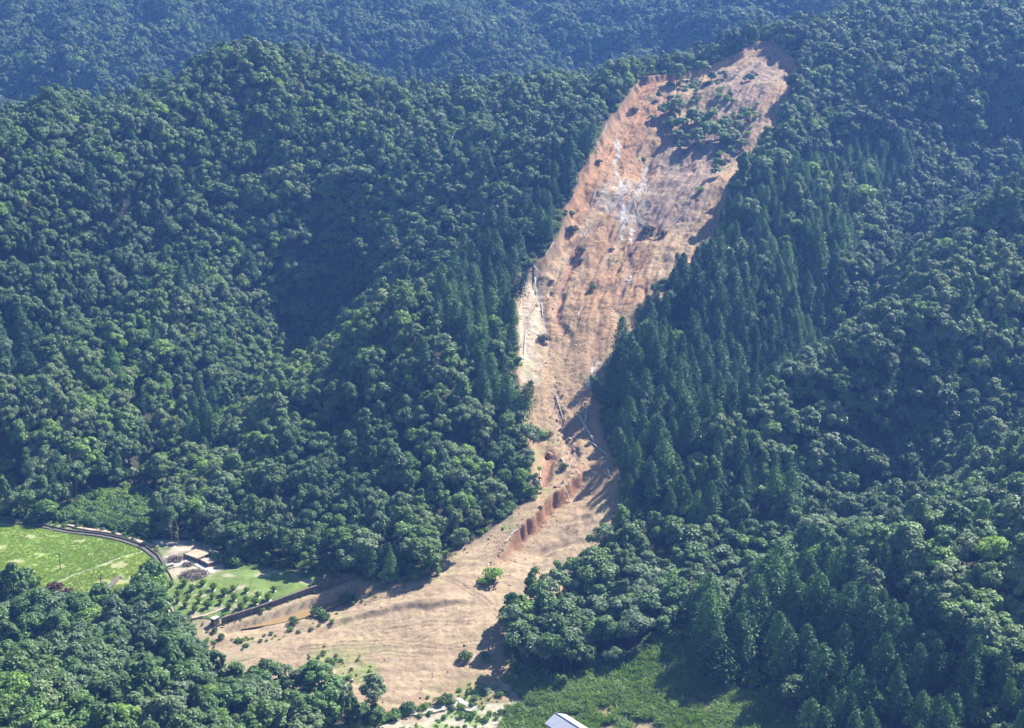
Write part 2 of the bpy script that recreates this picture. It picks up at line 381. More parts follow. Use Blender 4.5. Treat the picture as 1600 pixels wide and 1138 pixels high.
class MB:
    """collects faces of one mesh"""
    def __init__(s): s.v = []; s.f3 = []; s.f4 = []
    def add(s, V, F):
        o = sum(len(a) for a in s.v); s.v.append(np.asarray(V, float)); F = np.asarray(F) + o
        (s.f4 if F.shape[1] == 4 else s.f3).append(F)
    def box(s, c, d, rz=0.0, taper=1.0):
        x, y, z = [q / 2 for q in d]
        V = np.array([(-x, -y, -z), (x, -y, -z), (x, y, -z), (-x, y, -z), (-x * taper, -y * taper, z), (x * taper, -y * taper, z), (x * taper, y * taper, z), (-x * taper, y * taper, z)])
        ca, sa = math.cos(rz), math.sin(rz)
        V = np.stack([V[:, 0] * ca - V[:, 1] * sa + c[0], V[:, 0] * sa + V[:, 1] * ca + c[1], V[:, 2] + c[2]], 1)
        s.add(V, [(0, 3, 2, 1), (4, 5, 6, 7), (0, 1, 5, 4), (1, 2, 6, 5), (2, 3, 7, 6), (3, 0, 4, 7)])
    def tube(s, pts, rad, n=6, cap=True):
        pts = np.asarray(pts, float); rad = np.broadcast_to(rad, len(pts))
        rings = []
        for i in range(len(pts)):
            d = pts[min(i + 1, len(pts) - 1)] - pts[max(i - 1, 0)]; d = d / (np.linalg.norm(d) + 1e-9)
            a = np.cross(d, (0.31, 0.92, 0.24)); a /= np.linalg.norm(a) + 1e-9; b = np.cross(d, a)
            t = np.arange(n) * 2 * math.pi / n
            rings.append(pts[i] + rad[i] * (np.cos(t)[:, None] * a + np.sin(t)[:, None] * b))
        V = np.concatenate(rings); F = []
        for i in range(len(pts) - 1):
            for k in range(n):
                F.append((i * n + k, i * n + (k + 1) % n, (i + 1) * n + (k + 1) % n, (i + 1) * n + k))
        s.add(V, F)
        if cap:
            for i, flip in ((0, 1), (len(pts) - 1, 0)):
                c = np.vstack([rings[i], pts[i]]); T = [(k, (k + 1) % n, n) for k in range(n)]
                s.add(c, T if not flip else [t[::-1] for t in T])
    def strip(s, L, Rr):
        """ribbon of quads between two polylines"""
        n = len(L); V = np.concatenate([np.asarray(L, float), np.asarray(Rr, float)])
        s.add(V, [(i, n + i, n + i + 1, i + 1) for i in range(n - 1)])
    def mesh(s, name, mats, smooth=False):
        V = np.concatenate(s.v); F = []
        if s.f4: F.append(np.concatenate(s.f4))
        if s.f3: F.append(np.concatenate(s.f3))
        return mesh_np(name, V, F, mats if isinstance(mats, (list, tuple)) else [mats], smooth)

def leaves(C, Nn, size, rng, aspect=0.72):
    n = len(C)
    Nn = Nn / (np.linalg.norm(Nn, axis=1, keepdims=True) + 1e-9)
    r = rng.normal(size=(n, 3)); t = np.cross(Nn, r); t /= np.linalg.norm(t, axis=1, keepdims=True) + 1e-9
    b = np.cross(Nn, t); s = np.asarray(size).reshape(-1, 1)
    V = np.stack([C + t * s, C + b * s * aspect, C - t * s, C - b * s * aspect], 1).reshape(-1, 3)
    return V, np.arange(4 * n).reshape(-1, 4)
def unit(rng, n):
    v = rng.normal(size=(n, 3)); return v / np.linalg.norm(v, axis=1, keepdims=True)

def broadleaf_crown(seed, h=12.0, rad=4.3, nl=15, per=230, lsize=0.40, flat=0.8, low=-0.35):
    rng = np.random.default_rng(seed)
    C = []; Nn = []; S = []
    cz = h * 0.66; rz = h * 0.34
    sq = rng.uniform(.78, 1.25, 2); skew = rng.normal(size=2) * .12
    for k in range(nl):
        if k == 0: d = np.array([0, 0, 0.75])
        else:
            a = k * 2.399 + rng.uniform(-.4, .4); el = math.asin(np.clip(rng.uniform(low, 0.95), -1, 1))
            d = np.array([math.cos(a) * math.cos(el), math.sin(a) * math.cos(el), math.sin(el)]) * rng.uniform(0.5, 0.95)
        c = np.array([d[0] * rad * sq[0] + skew[0] * d[2] * rad, d[1] * rad * sq[1] + skew[1] * d[2] * rad, cz + d[2] * rz])
        lr = rad * rng.choice([0.22, 0.3, 0.38, 0.47]) * rng.uniform(.85, 1.15)
        u = unit(rng, per)
        out = c - np.array([0, 0, cz - rz * 0.4]); out /= np.linalg.norm(out) + 1e-9
        u = u + out * 0.55 + np.array([0, 0, 0.25]); u /= np.linalg.norm(u, axis=1, keepdims=True)
        r = lr * (1 + 0.13 * rng.normal(size=(per, 1))) * np.where(rng.random((per, 1)) < 0.2, rng.uniform(0.5, 0.9, (per, 1)), 1)
        p = c + u * r * np.array([1, 1, flat])
        C.append(p); Nn.append(u * 1.0 + unit(rng, per) * 0.7 + np.array([0, 0, 0.55])); S.append(lsize * rng.uniform(0.6, 1.35, per))
    V, F = leaves(np.concatenate(C), np.concatenate(Nn), np.concatenate(S), rng)
    return V, F
def broadleaf_trunk(seed, h=12.0, rad=4.3):
    rng = np.random.default_rng(seed + 99); mb = MB()
    lean = rng.normal(size=2) * 0.4
    top = np.array([lean[0], lean[1], h * 0.62])
    mb.tube([(0, 0, -0.8), (lean[0] * .3, lean[1] * .3, h * 0.25), top * (1, 1, 0.75), top + (0, 0, h * .12)], [0.24, 0.19, 0.15, 0.06], 6, False)
    for k in range(6):
        a = k * 1.047 + rng.uniform(-.3, .3); z0 = h * rng.uniform(0.3, 0.55)
        e = np.array([math.cos(a) * rad * .65, math.sin(a) * rad * .65, z0 + h * rng.uniform(.12, .28)])
        mb.tube([(lean[0] * z0 / h, lean[1] * z0 / h, z0), e * (0.5, 0.5, 1) - (0, 0, h * .04), e], [0.10, 0.07, 0.03], 4, False)
    return mb
def cedar_crown(seed, h=18.0, rad=2.6, nb=74, per=38, lsize=0.34, base=0.2, blunt=1.0):
    rng = np.random.default_rng(seed)
    C = []; Nn = []; S = []
    for k in range(nb):
        f = (k + rng.uniform(0, 1)) / nb; f = f ** 0.85
        z = h * (base + (1 - base) * f * 0.985)
        prof = (1 - f) ** 0.66 * blunt + 0.06
        if f < 0.12: prof *= 0.6 + f * 3.3
        L = rad * prof * rng.uniform(0.72, 1.14) + 0.12
        a = k * 2.399 + rng.uniform(-.5, .5)
        d = np.array([math.cos(a), math.sin(a), 0])
        n = max(12, int(per * (0.4 + prof * 0.8)))
        t = rng.uniform(0.25, 1, n) ** 0.6
        w = 0.38 + 0.30 * L
        p = d * (t * L)[:, None] + np.array([0, 0, z]) + rng.normal(size=(n, 3)) * np.array([w, w, w * 0.8]) * 0.42
        p[:, 2] += -0.16 * L * t + 0.30 * L * t * t
        rr = np.hypot(p[:, 0], p[:, 1]); lim = L * 1.12 + .1
        sc = np.where(rr > lim, lim / (rr + 1e-6), 1); p[:, 0] *= sc; p[:, 1] *= sc
        C.append(p); Nn.append(d * 0.9 + np.array([0, 0, 0.55]) + unit(rng, n) * 0.85); S.append(lsize * rng.uniform(0.6, 1.3, n) * (0.7 + 0.4 * prof))
    n = 40
    p = np.stack([rng.normal(size=n) * .16, rng.normal(size=n) * .16, h * rng.uniform(0.95, 1.012, n)], 1)
    C.append(p); Nn.append(unit(rng, n) + (0, 0, 0.5)); S.append(np.full(n, lsize * 0.6))
    return leaves(np.concatenate(C), np.concatenate(Nn), np.concatenate(S), rng, 0.55)
def cedar_trunk(h=18.0):
    mb = MB(); mb.tube([(0, 0, -0.8), (0, 0, h * .35), (0, 0, h * .7), (0, 0, h * 0.97)], [0.26, 0.2, 0.12, 0.03], 6, False)
    for k in range(8):
        a = k * 2.4; z = h * (0.12 + 0.03 * k)
        mb.tube([(0, 0, z), (math.cos(a) * 1.1, math.sin(a) * 1.1, z + .1)], [0.04, 0.015], 3, False)
    return mb
def shrub_crown(seed, rad=1.6, h=1.9, n=520, lsize=0.2):
    rng = np.random.default_rng(seed); C = []; Nn = []
    for k in range(7):
        a = k * 2.4; rr = rad * (0.0 if k == 0 else rng.uniform(.4, .7)); c = np.array([math.cos(a) * rr, math.sin(a) * rr, h * (0.62 if k == 0 else rng.uniform(.3, .55))])
        u = unit(rng, n // 7); u[:, 2] = np.abs(u[:, 2]) * 1.1 - 0.15
        C.append(c + u * rad * rng.uniform(.35, .52) * (1 + .15 * rng.normal(size=(len(u), 1)))); Nn.append(u + unit(rng, len(u)) * .8 + (0, 0, .3))
    C = np.concatenate(C); C[:, 2] = np.maximum(C[:, 2], 0.05)
    return leaves(C, np.concatenate(Nn), lsize * rng.uniform(.6, 1.3, len(C)), rng)
def blades(seed, n=60, spread=0.9, h=1.6, w=0.07, lean=0.5):
    rng = np.random.default_rng(seed)
    a = rng.uniform(0, 6.283, n); r = spread * np.sqrt(rng.random(n))
    p = np.stack([np.cos(a) * r, np.sin(a) * r, np.full(n, -0.05)], 1)
    hh = h * rng.uniform(.55, 1.1, n); b = rng.normal(size=(n, 2)) * lean
    q = p + np.stack([b[:, 0] * .25 * hh, b[:, 1] * .25 * hh, hh * .62], 1)
    t = p + np.stack([b[:, 0] * .75 * hh, b[:, 1] * .75 * hh, hh * .95], 1)
    th = rng.uniform(0, 6.283, n); ww = np.stack([np.cos(th), np.sin(th), np.zeros(n)], 1) * w
    V = np.stack([p - ww * .6, p + ww * .6, q + ww, t, q - ww], 1).reshape(-1, 3)
    return V, np.arange(5 * n).reshape(-1, 5)

# ------------------------------------------------------------------ ground sheets
GZ0 = GZ.copy()
def gz0(x, y): return bil(GZ0, x, y)
_dep = 1.2 + 3.0 * sstep(520, 620, GYY)
GZ = GZ - sstep(-3.0, 2.5, -slide_sd) * (_dep + 1.0 + 7.5 * sstep(1.5, 6, -slide_sd))
GZ = GZ - 5.0 * (1 - sstep(-1, 5, poly_sd(GXX, GYY, POOL)))
FLAT = np.minimum(open_sd, meadow_sd)
nx, ny = len(gx), len(gy)
idx = np.arange(nx * ny).reshape(ny, nx)
quad = np.stack([idx[:-1, :-1], idx[:-1, 1:], idx[1:, 1:], idx[1:, :-1]], -1).reshape(-1, 4)
V = np.stack([GXX.ravel(), GYY.ravel(), GZ.ravel()], 1)
hill = tag(obj('hillside_terrain', mesh_np('hillside_terrain', V, quad, [M['forest_floor']], True)), kind='structure')

def lerp(a, b, t): return a + (b - a) * t[..., None]
def C3(*c): return np.array(c, float)
def patch(name, sd_fn, bbox, step, zfn, colfn, mat, keep=1.6):
    xs = np.arange(bbox[0], bbox[2], step); ys = np.arange(bbox[1], bbox[3], step)
    X, Y = np.meshgrid(xs, ys); sd = sd_fn(X, Y)
    ok = sd < keep
    fk = ok[:-1, :-1] & ok[:-1, 1:] & ok[1:, 1:] & ok[1:, :-1]
    id_ = np.arange(X.size).reshape(X.shape)
    Fq = np.stack([id_[:-1, :-1], id_[:-1, 1:], id_[1:, 1:], id_[1:, :-1]], -1)[fk]
    used = np.unique(Fq); remap = np.full(X.size, -1); remap[used] = np.arange(len(used))
    x = X.ravel()[used]; y = Y.ravel()[used]; s = sd.ravel()[used]
    z = zfn(x, y, s); c = colfn(x, y, s, z)
    me = mesh_np(name, np.stack([x, y, z], 1), remap[Fq], [mat], True)
    a = me.color_attributes.new('soil', 'FLOAT_COLOR', 'POINT')
    a.data.foreach_set('color', np.concatenate([np.clip(c, 0, 1), np.ones((len(c), 1))], 1).astype(np.float32).ravel())
    return tag(obj(name, me), kind='structure')
def bb(poly, pad=4):
    p = np.array(poly); return (p[:, 0].min() - pad, p[:, 1].min() - pad, p[:, 0].max() + pad, p[:, 1].max() + pad)

# breaks of slope and streaks on the slide, as lines on the ground
L_cut = gpoly([(908,768),(892,791),(868,812),(844,832),(820,853),(806,877),(792,900),(776,924)])
L_cut2 = gpoly([(850,735),(862,748),(852,765),(842,778)])
L_rub = gpoly([(868,640),(866,668),(878,695),(886,722),(898,745),(893,770)])
L_left = gpoly([(828,418),(836,440),(838,470),(845,500),(852,540),(850,585)])
L_bank = gpoly([(500,1028),(530,1018),(570,1008),(620,1000),(680,994),(740,985)])
L_mid = gpoly([(905,395),(890,440),(878,480),(870,530),(885,560)])
L_r = gpoly([(1000,360),(985,420),(980,470),(955,520)])
RUTS = [gpoly(p) for p in ([(470,1062),(540,1052),(620,1050),(690,1058),(750,1050)], [(520,1078),(600,1068),(670,1072)], [(560,985),(640,965),(720,930),(780,905)], [(600,1035),(660,1022),(740,1020)], [(690,935),(720,960),(760,985),(780,1010)], [(650,1048),(690,1030),(760,1000)])]
L_track = gpoly([(835,615),(870,590),(900,575),(930,560)])
WHITE = [gpoly(p) for p in (
  [(962,235),(965,262),(960,290),(968,312),(972,330)], [(1012,268),(1006,300),(1012,318)], [(958,325),(980,322),(1000,320),(1012,325)],
  [(970,345),(975,370),(970,400)], [(1012,345),(1005,352),(985,350)], [(985,385),(988,402)], [(986,455),(982,475)], [(935,600),(925,615),(920,632)])]
P_rock = gpoly([(952,310),(1014,308),(1018,350),(1000,385),(960,380),(938,345)])
P_orange = gpoly([(1000,120,757),(1050,118,762),(1085,105,768),(1030,165),(1010,240),(1000,300),(950,320),(900,400),(850,420),(880,330),(925,240),(960,180)])
P_grey = gpoly([(1120,110,765),(1225,70,775),(1225,140),(1160,260),(1110,330),(1060,395),(1015,400),(1010,320),(1040,250),(1110,230)])
P_pale = gpoly([(812,428),(836,440),(846,520),(848,600),(835,640),(812,600),(806,500)])
def carve(x, y, z):
    m = 1 - sstep(-.5, .1, poly_sd(x, y, POOL))
    return z + (np.minimum(z, 6.42 + .6 * fbm(x / 6, y / 4, 3) + .5 * sstep(-9, -3, -poly_sd(x, y, POOL) - 12)) - z) * m
def slide_sd_fn(x, y):
    return poly_sd(x, y, SLIDE) + 1.6 * fbm(x / 9, y / 9, 3) + 0.9 * sstep(560, 640, y) * fbm(x / 3 + 7, y / 5, 2)
def slide_frame(x, y):
    # downslope wander of the chute axis, so that rills run with the fall line
    ax = np.interp(y, AXY, AXX); return x - ax, y
_ax = sorted([gpoly([p])[0][::-1] for p in [(620,1050),(720,960),(820,870),(870,800),(880,698),(872,600),(880,551),(905,470),(930,416),(985,330),(1030,257),(1075,180),(1110,115,762),(1160,75,788)]])
AXY = np.array([a[0] for a in _ax]); AXX = np.array([a[1] for a in _ax])
def crack(x, y):                       # narrow rain-cut rills that follow the fall line
    s, t = slide_frame(x, y); sw = s + 5 * fbm(x / 18, y / 24, 3)
    a = np.exp(-(np.abs(fbm(sw / 13, t / 60, 3)) / .035) ** 2) * sstep(-.2, .2, fbm(x / 30 + 5, y / 30, 2))
    b = np.exp(-(np.abs(fbm(sw / 5 + 40, t / 26, 3)) / .03) ** 2) * sstep(0, .35, fbm(x / 20 + 15, y / 20, 2))
    return np.maximum(a, .6 * b) * sstep(470, 520, y)
def slide_z(x, y, sd):
    b = gz0(x, y); s, t = slide_frame(x, y)
    up = sstep(520, 600, y); mid = sstep(440, 480, y); dep = 0.5 + 0.7 * mid + 2.6 * up
    sw = s + 4 * fbm(x / 22, y / 30, 2)
    rill = np.abs(fbm(sw / 9, t / 46, 3)); rill2 = np.abs(fbm(sw / 3.1 + 5, t / 18, 2))
    rel = up * (1.0 * (rill * 2.2 - .6) + 0.35 * (rill2 * 2 - .6)) + (1 - up) * mid * (0.8 * (rill * 2 - .5) + 0.4 * rill2)
    rel = rel + 1.5 * fbm(x / 16, y / 13, 3) * (0.2 + up) + 0.30 * fbm(x / 3, y / 3, 3) * (0.4 + 0.8 * mid) + 0.16 * fbm(x / 1.1, y / 1.1, 2) * (0.4 + mid)
    # ledges and blocky breaks in the upper scar, mud lobes lower down
    q1 = 1.5 * fbm(x / 7 + 11, y / 9, 3); rel = rel + up * (np.round(q1 * 2.2) / 2.2 * .5 + q1 * .2) * .8
    rel = rel + up * .35 * (.5 - np.abs(fbm(sw / 5 + 3, t / 12, 3)) * 2) + .22 * mid * np.abs(fbm(x / 1.4, y / 1.8, 2))
    crk = crack(x, y); rel = rel - crk * (.5 + .8 * up)
    rel = rel  + .35 * (1 - up) * np.abs(fbm(x / 6, y / 8, 3))
    rel = rel + (1 - mid) * (.35 * fbm(x / 22, y / 4.2, 3) + .3 * np.abs(fbm(x / 6, y / 3, 3)) + .14 * fbm(x / 1.3, y / 1.3, 2))
    inn = sstep(0.0, 3.0, -sd)
    z = b - dep * inn + rel * sstep(0.5, 6, -sd) + 0.25
    # cut bank through the debris tongue
    d, tt, side = line_d(x + 1.8 * fbm(x / 5, y / 5, 3), y + 1.8 * fbm(x / 5 + 9, y / 5, 3), L_cut)
    env = np.clip(np.sin(np.clip(tt, 0.02, 1) ** 0.8 * math.pi) * 1.5, 0, 1)
    sg = -d * side                       # positive on the lower, right-hand side
    z = z - 4.8 * env * sstep(-0.1, 0.9, sg) * (1 - sstep(6, 18, sg)) * (side > -2) + 0.5 * env * (1 - sstep(0, 4, np.abs(sg)))
    fl = np.abs(fbm(tt * 26, d * 0.1, 2)); z = z - env * 1.0 * fl * np.exp(-((sg - 1.2) / 1.3) ** 2)
    for L, dp, w in ((L_rub, 1.5, 2.2), (L_cut2, 2.2, 2.6), (L_left, 1.4, 2.5), (L_mid, 1.3, 2.0), (L_r, 1.2, 1.8), (L_track, 0.4, 1.0)):
        d, tt, side = line_d(x + .8 * fbm(x / 3, y / 3, 2), y, L)
        z = z - dp * np.exp(-(d / w) ** 2) * np.clip(np.sin(np.clip(tt, .03, .97) * math.pi) * 2, 0, 1)
    d, tt, side = line_d(x, y + 0.8 * fbm(x / 5, y / 5, 2), L_bank)
    e2 = np.clip(np.sin(np.clip(tt, 0, 1) * math.pi) * 2.5, 0, 1)
    z = z + 1.1 * e2 * sstep(-1.0, 1.0, -d * side) * (1 - sstep(4, 22, d))
    for L in RUTS:
        d = line_d(x + .5 * fbm(x / 6, y / 6, 2), y + .5 * fbm(x / 6 + 3, y / 6, 2), L)[0]; z = z - .28 * np.exp(-((d - .8) / .35) ** 2) + .12 * np.exp(-((d - 1.5) / .4) ** 2)
    d, tt, side = line_d(x, y, L_rub); z = z + 0.7 * np.exp(-(d / 4.5) ** 2) * np.abs(fbm(x / 1.3, y / 1.3, 2)) * 2
    z = np.where(sd > 5.0, z - 1.2 * (sd - 5.0), z)
    return carve(x, y, z)
def slide_col(x, y, sd, z):
    s, t = slide_frame(x, y); n = len(x)
    up = sstep(500, 580, y); sw = s + 3 * fbm(x / 20, y / 26, 2)
    tan = C3(.325, .225, .133); orange = C3(.325, .170, .083); pale = C3(.345, .258, .165); grey = C3(.27, .205, .18); lil = C3(.245, .18, .14)
    c = np.tile(tan, (n, 1))
    fan = 1 - sstep(420, 470, y); c = lerp(c, np.tile(pale, (n, 1)), fan)
    c = lerp(c, np.tile(orange, (n, 1)), 0.5 * sstep(-.15, .4, fbm(sw / 12, t / 50, 3)) * up)
    ins = lambda P, f: 1 - sstep(-f, f, poly_sd(x + 5 * fbm(x / 8, y / 8, 3), y + 5 * fbm(x / 8 + 3, y / 8, 3), P))
    c = lerp(c, np.tile(orange * 1.05, (n, 1)), 0.6 * ins(P_orange, 5))
    c = lerp(c, np.tile(lil, (n, 1)), 0.85 * ins(P_grey, 6))
    c = lerp(c, np.tile(C3(.40, .34, .255), (n, 1)), 0.85 * ins(P_pale, 2.5))
    # streaks that follow the fall line
    st = fbm(sw / 2.6, t / 34, 3); c = c * (1 + 0.28 * st * (0.3 + 0.7 * up))[:, None]
    st2 = sstep(.25, .6, fbm(sw / 4 + 31, t / 60, 3)) * up; c = lerp(c, np.tile(pale, (n, 1)), 0.5 * st2)
    # exposed rock
    rk = ins(P_rock, 2.5) * sstep(-.35, .25, fbm(sw / 3, t / 10, 3)); c = lerp(c, np.tile(C3(.33, .295, .27), (n, 1)), rk * 0.8)
    for k, L in enumerate(WHITE):
        d, tt, side = line_d(x + .9 * fbm(x / 2.5, y / 2.5, 2), y + .9 * fbm(x / 2.5, y / 2.5 + 7, 2), L)
        w = 1.15 + 0.9 * vnoise(tt * 6 + k, tt * 0 + k)
        c = lerp(c, np.tile(C3(.47, .455, .435), (n, 1)), (1 - sstep(w * .4, w * 1.1, d)) * .95 * sstep(-.5, .05, fbm(x / 1.6, y / 3.0, 3)))
    weed = sstep(.02, .45, fbm(x / 11 + 3, y / 9, 4)) * (1 - sstep(345, 372, y + 0.25 * x)) + 0.5 * sstep(.1, .5, fbm(x / 7, y / 7, 4)) * (1 - sstep(3, 11, -sd)) * (1 - up)
    c = lerp(c, np.tile(C3(.20, .24, .08), (n, 1)), np.clip(weed, 0, .8))
    # freshly broken soil of the cut bank and of the rubble channel
    for L, w, col in ((L_cut, 3.4, C3(.27, .13, .072)), (L_cut2, 2.6, C3(.29, .15, .09)), (L_rub, 2.6, C3(.30, .21, .15)), (L_mid, 1.5, C3(.30, .17, .11)), (L_r, 1.2, C3(.26, .17, .13)), (L_left, 1.3, C3(.28, .24, .21))):
        wa, wb = (1.8, 5) if L is L_cut else (1.1, 4)
        d, tt, side = line_d(x + wa * fbm(x / wb, y / wb, 3), y + wa * fbm(x / wb + 9, y / wb, 3), L)
        sg = -d * side; face = sstep(-.3, .05, sg) * (1 - sstep(1.2, 2.6, sg)) if L is L_cut else (1 - sstep(w * .5, w, d))
        c = lerp(c, np.tile(col, (n, 1)), face * .85 * np.clip(np.sin(np.clip(tt, .03, .97) * math.pi) * 3, 0, 1))
    d, tt, side = line_d(x, y + 0.8 * fbm(x / 5, y / 5, 2), L_bank); c = lerp(c, np.tile(C3(.22, .165, .11), (n, 1)), (1 - sstep(.5, 1.6, np.abs(d))) * .75 * sstep(-.45, .1, fbm(x / 1.3, y / 1.3, 3)))
    # tracks of machines and water on the fan, thin weeds at its lower end
    c = c * (1 + fan * (0.2 * fbm(x / 30, y / 1.6, 3) + .22 * fbm(x / 9 + 4, y / 6, 4)))[:, None]
    wet = sstep(.12, .5, fbm(x / 15 + 60, y / 7, 4)) * fan; c = lerp(c, np.tile(C3(.27, .19, .125), (n, 1)), wet * .6)
    for L in RUTS:
        d, tt, side = line_d(x + .5 * fbm(x / 6, y / 6, 2), y + .5 * fbm(x / 6 + 3, y / 6, 2), L); c = lerp(c, np.tile(C3(.22, .155, .10), (n, 1)), np.exp(-((d - .8) / .4) ** 2) * .6 * sstep(-.3, .2, fbm(x / 4, y / 4, 2)))
    crk = crack(x, y); c = lerp(c, np.tile(C3(.20, .125, .085), (n, 1)), crk * .55)
    moss = sstep(.3, .6, fbm(x / 6 + 50, y / 8, 4)) * (1 - fan) * sstep(455, 480, y); c = lerp(c, np.tile(C3(.26, .24, .13), (n, 1)), moss * .5)
    dark = sstep(.34, .6, fbm(x / 3.3 + 80, y / 3.3, 4)) * up; c = lerp(c, np.tile(C3(.17, .12, .09), (n, 1)), dark * .4)
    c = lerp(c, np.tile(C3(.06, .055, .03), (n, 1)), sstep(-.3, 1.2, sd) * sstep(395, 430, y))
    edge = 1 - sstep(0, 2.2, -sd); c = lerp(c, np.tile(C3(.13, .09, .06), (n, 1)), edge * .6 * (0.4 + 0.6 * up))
    return c
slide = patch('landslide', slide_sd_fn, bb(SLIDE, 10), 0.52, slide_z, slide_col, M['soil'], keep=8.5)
# height of whatever surface is on top
def top_z(x, y):
    x = np.atleast_1d(np.asarray(x, float)); y = np.atleast_1d(np.asarray(y, float))
    sd = slide_sd_fn(x, y)
    z = np.where(sd < 8, slide_z(x, y, sd), gz0(x, y) + .2)
    z = np.where((sd > 5) | (sd > -1) & (poly_sd(x, y, VALLEY) < 0), np.maximum(gz0(x, y) + .3, z), z)
    return carve(x, y, z)

# valley floor, field, orchard terrace and meadow
VALLEY = gpoly([(-80,792),(0,806),(90,815),(150,822),(235,843),(275,842),(330,848),(350,870),(430,886),(540,896),(570,905),(640,920),(610,965),(480,1020),(400,1075),(330,1045),(265,1000),(240,975),(150,985),(60,985),(-80,985)])
FIELD = gpoly([(-80,812),(0,818),(70,828),(130,836),(190,846),(238,864),(248,884),(256,905),(240,935),(160,960),(60,960),(-80,955)])
ORCH = gpoly([(262,893),(300,888),(345,893),(430,893),(500,905),(470,925),(400,948),(330,968),(285,965),(262,945),(250,915)])
PATHL = gpoly([(60,928),(110,902),(150,888),(190,872),(225,862)])
def turf_z(off):
    def f(x, y, sd): return carve(x, y, gz0(x, y) + off + 0.10 * fbm(x / 5, y / 5, 3) + .05 * fbm(x / 1.2, y / 1.2, 2) - 1.2 * sstep(0, 1.4, sd))
    return f
def field_col(x, y, sd, z):
    n = len(x); c = np.tile(C3(.215, .31, .072), (n, 1))
    d, tt, side = line_d(x, y, PATHL)
    c = lerp(c, np.tile(C3(.275, .325, .09), (n, 1)), sstep(0, 1, side) * .7)
    c = c * (1 + .28 * fbm(x / 9, y / 5, 4) + .15 * fbm(x / 2, y / 2, 2))[:, None]
    c = lerp(c, np.tile(C3(.32, .30, .17), (n, 1)), sstep(.28, .55, fbm(x / 7 + 20, y / 4, 4)) * .7)
    c = lerp(c, np.tile(C3(.42, .40, .33), (n, 1)), (1 - sstep(.25, .55, d)) * .7)
    c = lerp(c, np.tile(C3(.06, .10, .03), (n, 1)), (1 - sstep(.3, .9, np.abs(d * side + 0.8))) * .6)
    return c
def valley_col(x, y, sd, z):
    n = len(x); c = np.tile(C3(.10, .15, .045), (n, 1)) * (1 + .35 * fbm(x / 5, y / 4, 4))[:, None]
    a = np.array(ground_at(500, 960)); d = np.maximum(poly_sd(x, y, POOL), 0)
    c = lerp(c, np.tile(C3(.33, .25, .165), (n, 1)), (1 - sstep(5, 12, d + 3 * fbm(x / 4, y / 4, 3))) * .95)
    return lerp(c, np.tile(C3(.30, .25, .17), (n, 1)), sstep(.15, .5, fbm(x / 6 + 2, y / 5, 4)) * .7)
valley = patch('valley_floor', lambda x, y: poly_sd(x, y, VALLEY) + .8 * fbm(x / 4, y / 4, 2), bb(VALLEY), 0.8, turf_z(.10), valley_col, M['turf'])
field = patch('grass_field', lambda x, y: poly_sd(x, y, FIELD) + .5 * fbm(x / 3, y / 3, 2), bb(FIELD), 0.6, turf_z(.30), field_col, M['turf'])
def orch_col(x, y, sd, z):
    n = len(x); c = np.tile(C3(.14, .20, .055), (n, 1)) * (1 + .3 * fbm(x / 6, y / 4, 4) + .15 * fbm(x / 1.5, y / 1.5, 2))[:, None]
    a = ground_at(300, 880); d = np.hypot(x - a[0], y - a[1])
    bare = np.clip((1 - sstep(9, 17, d + 4 * fbm(x / 5, y / 5, 3))) + .8 * sstep(.2, .5, fbm(x / 5 + 9, y / 4, 4)), 0, 1)
    return lerp(c, np.tile(C3(.42, .36, .27), (n, 1)), bare * .85)
orchard = patch('orchard_ground', lambda x, y: poly_sd(x, y, ORCH) + .5 * fbm(x / 3, y / 3, 2), bb(ORCH), 0.6, turf_z(.55), orch_col, M['turf'])
YARD = gpoly([(240,846),(290,846),(330,852),(350,875),(348,895),(300,897),(268,895),(258,880)])
def yard_col(x, y, sd, z):
    n = len(x); c = np.tile(C3(.36, .31, .24), (n, 1)) * (1 + .25 * fbm(x / 4, y / 3, 4))[:, None]
    return lerp(c, np.tile(C3(.15, .20, .07), (n, 1)), sstep(.05, .4, fbm(x / 5 + 2, y / 4, 4)) * .8)
yard = patch('yard_ground', lambda x, y: poly_sd(x, y, YARD) + .5 * fbm(x / 3, y / 3, 2), bb(YARD), 0.6, turf_z(.44), yard_col, M['turf'])
def mead_col(x, y, sd, z):
    n = len(x); c = np.tile(C3(.12, .17, .07), (n, 1)) * (1 + .3 * fbm(x / 6, y / 6, 4))[:, None]
    gx_ = np.array(ground_at(690, 1110)); d = np.hypot((x - gx_[0]) / 1.5, y - gx_[1])
    gr = (1 - sstep(12, 19, d + 6 * fbm(x / 6, y / 6, 3))); c = lerp(c, np.tile(C3(.42, .37, .29), (n, 1)), gr * .9)
    c = lerp(c, np.tile(C3(.17, .26, .07), (n, 1)), gr * sstep(-.05, .3, fbm(x / 5 + 2, y / 3, 4)) * .85)
    return lerp(c, np.tile(C3(.30, .22, .14), (n, 1)), sstep(.33, .5, fbm(x / 9 + 2, y / 3.5, 4)) * .8)
meadow = patch('valley_meadow', lambda x, y: poly_sd(x, y, MEADOW) + .8 * fbm(x / 5, y / 5, 2), bb(MEADOW), 0.8, turf_z(.22), mead_col, M['turf'])

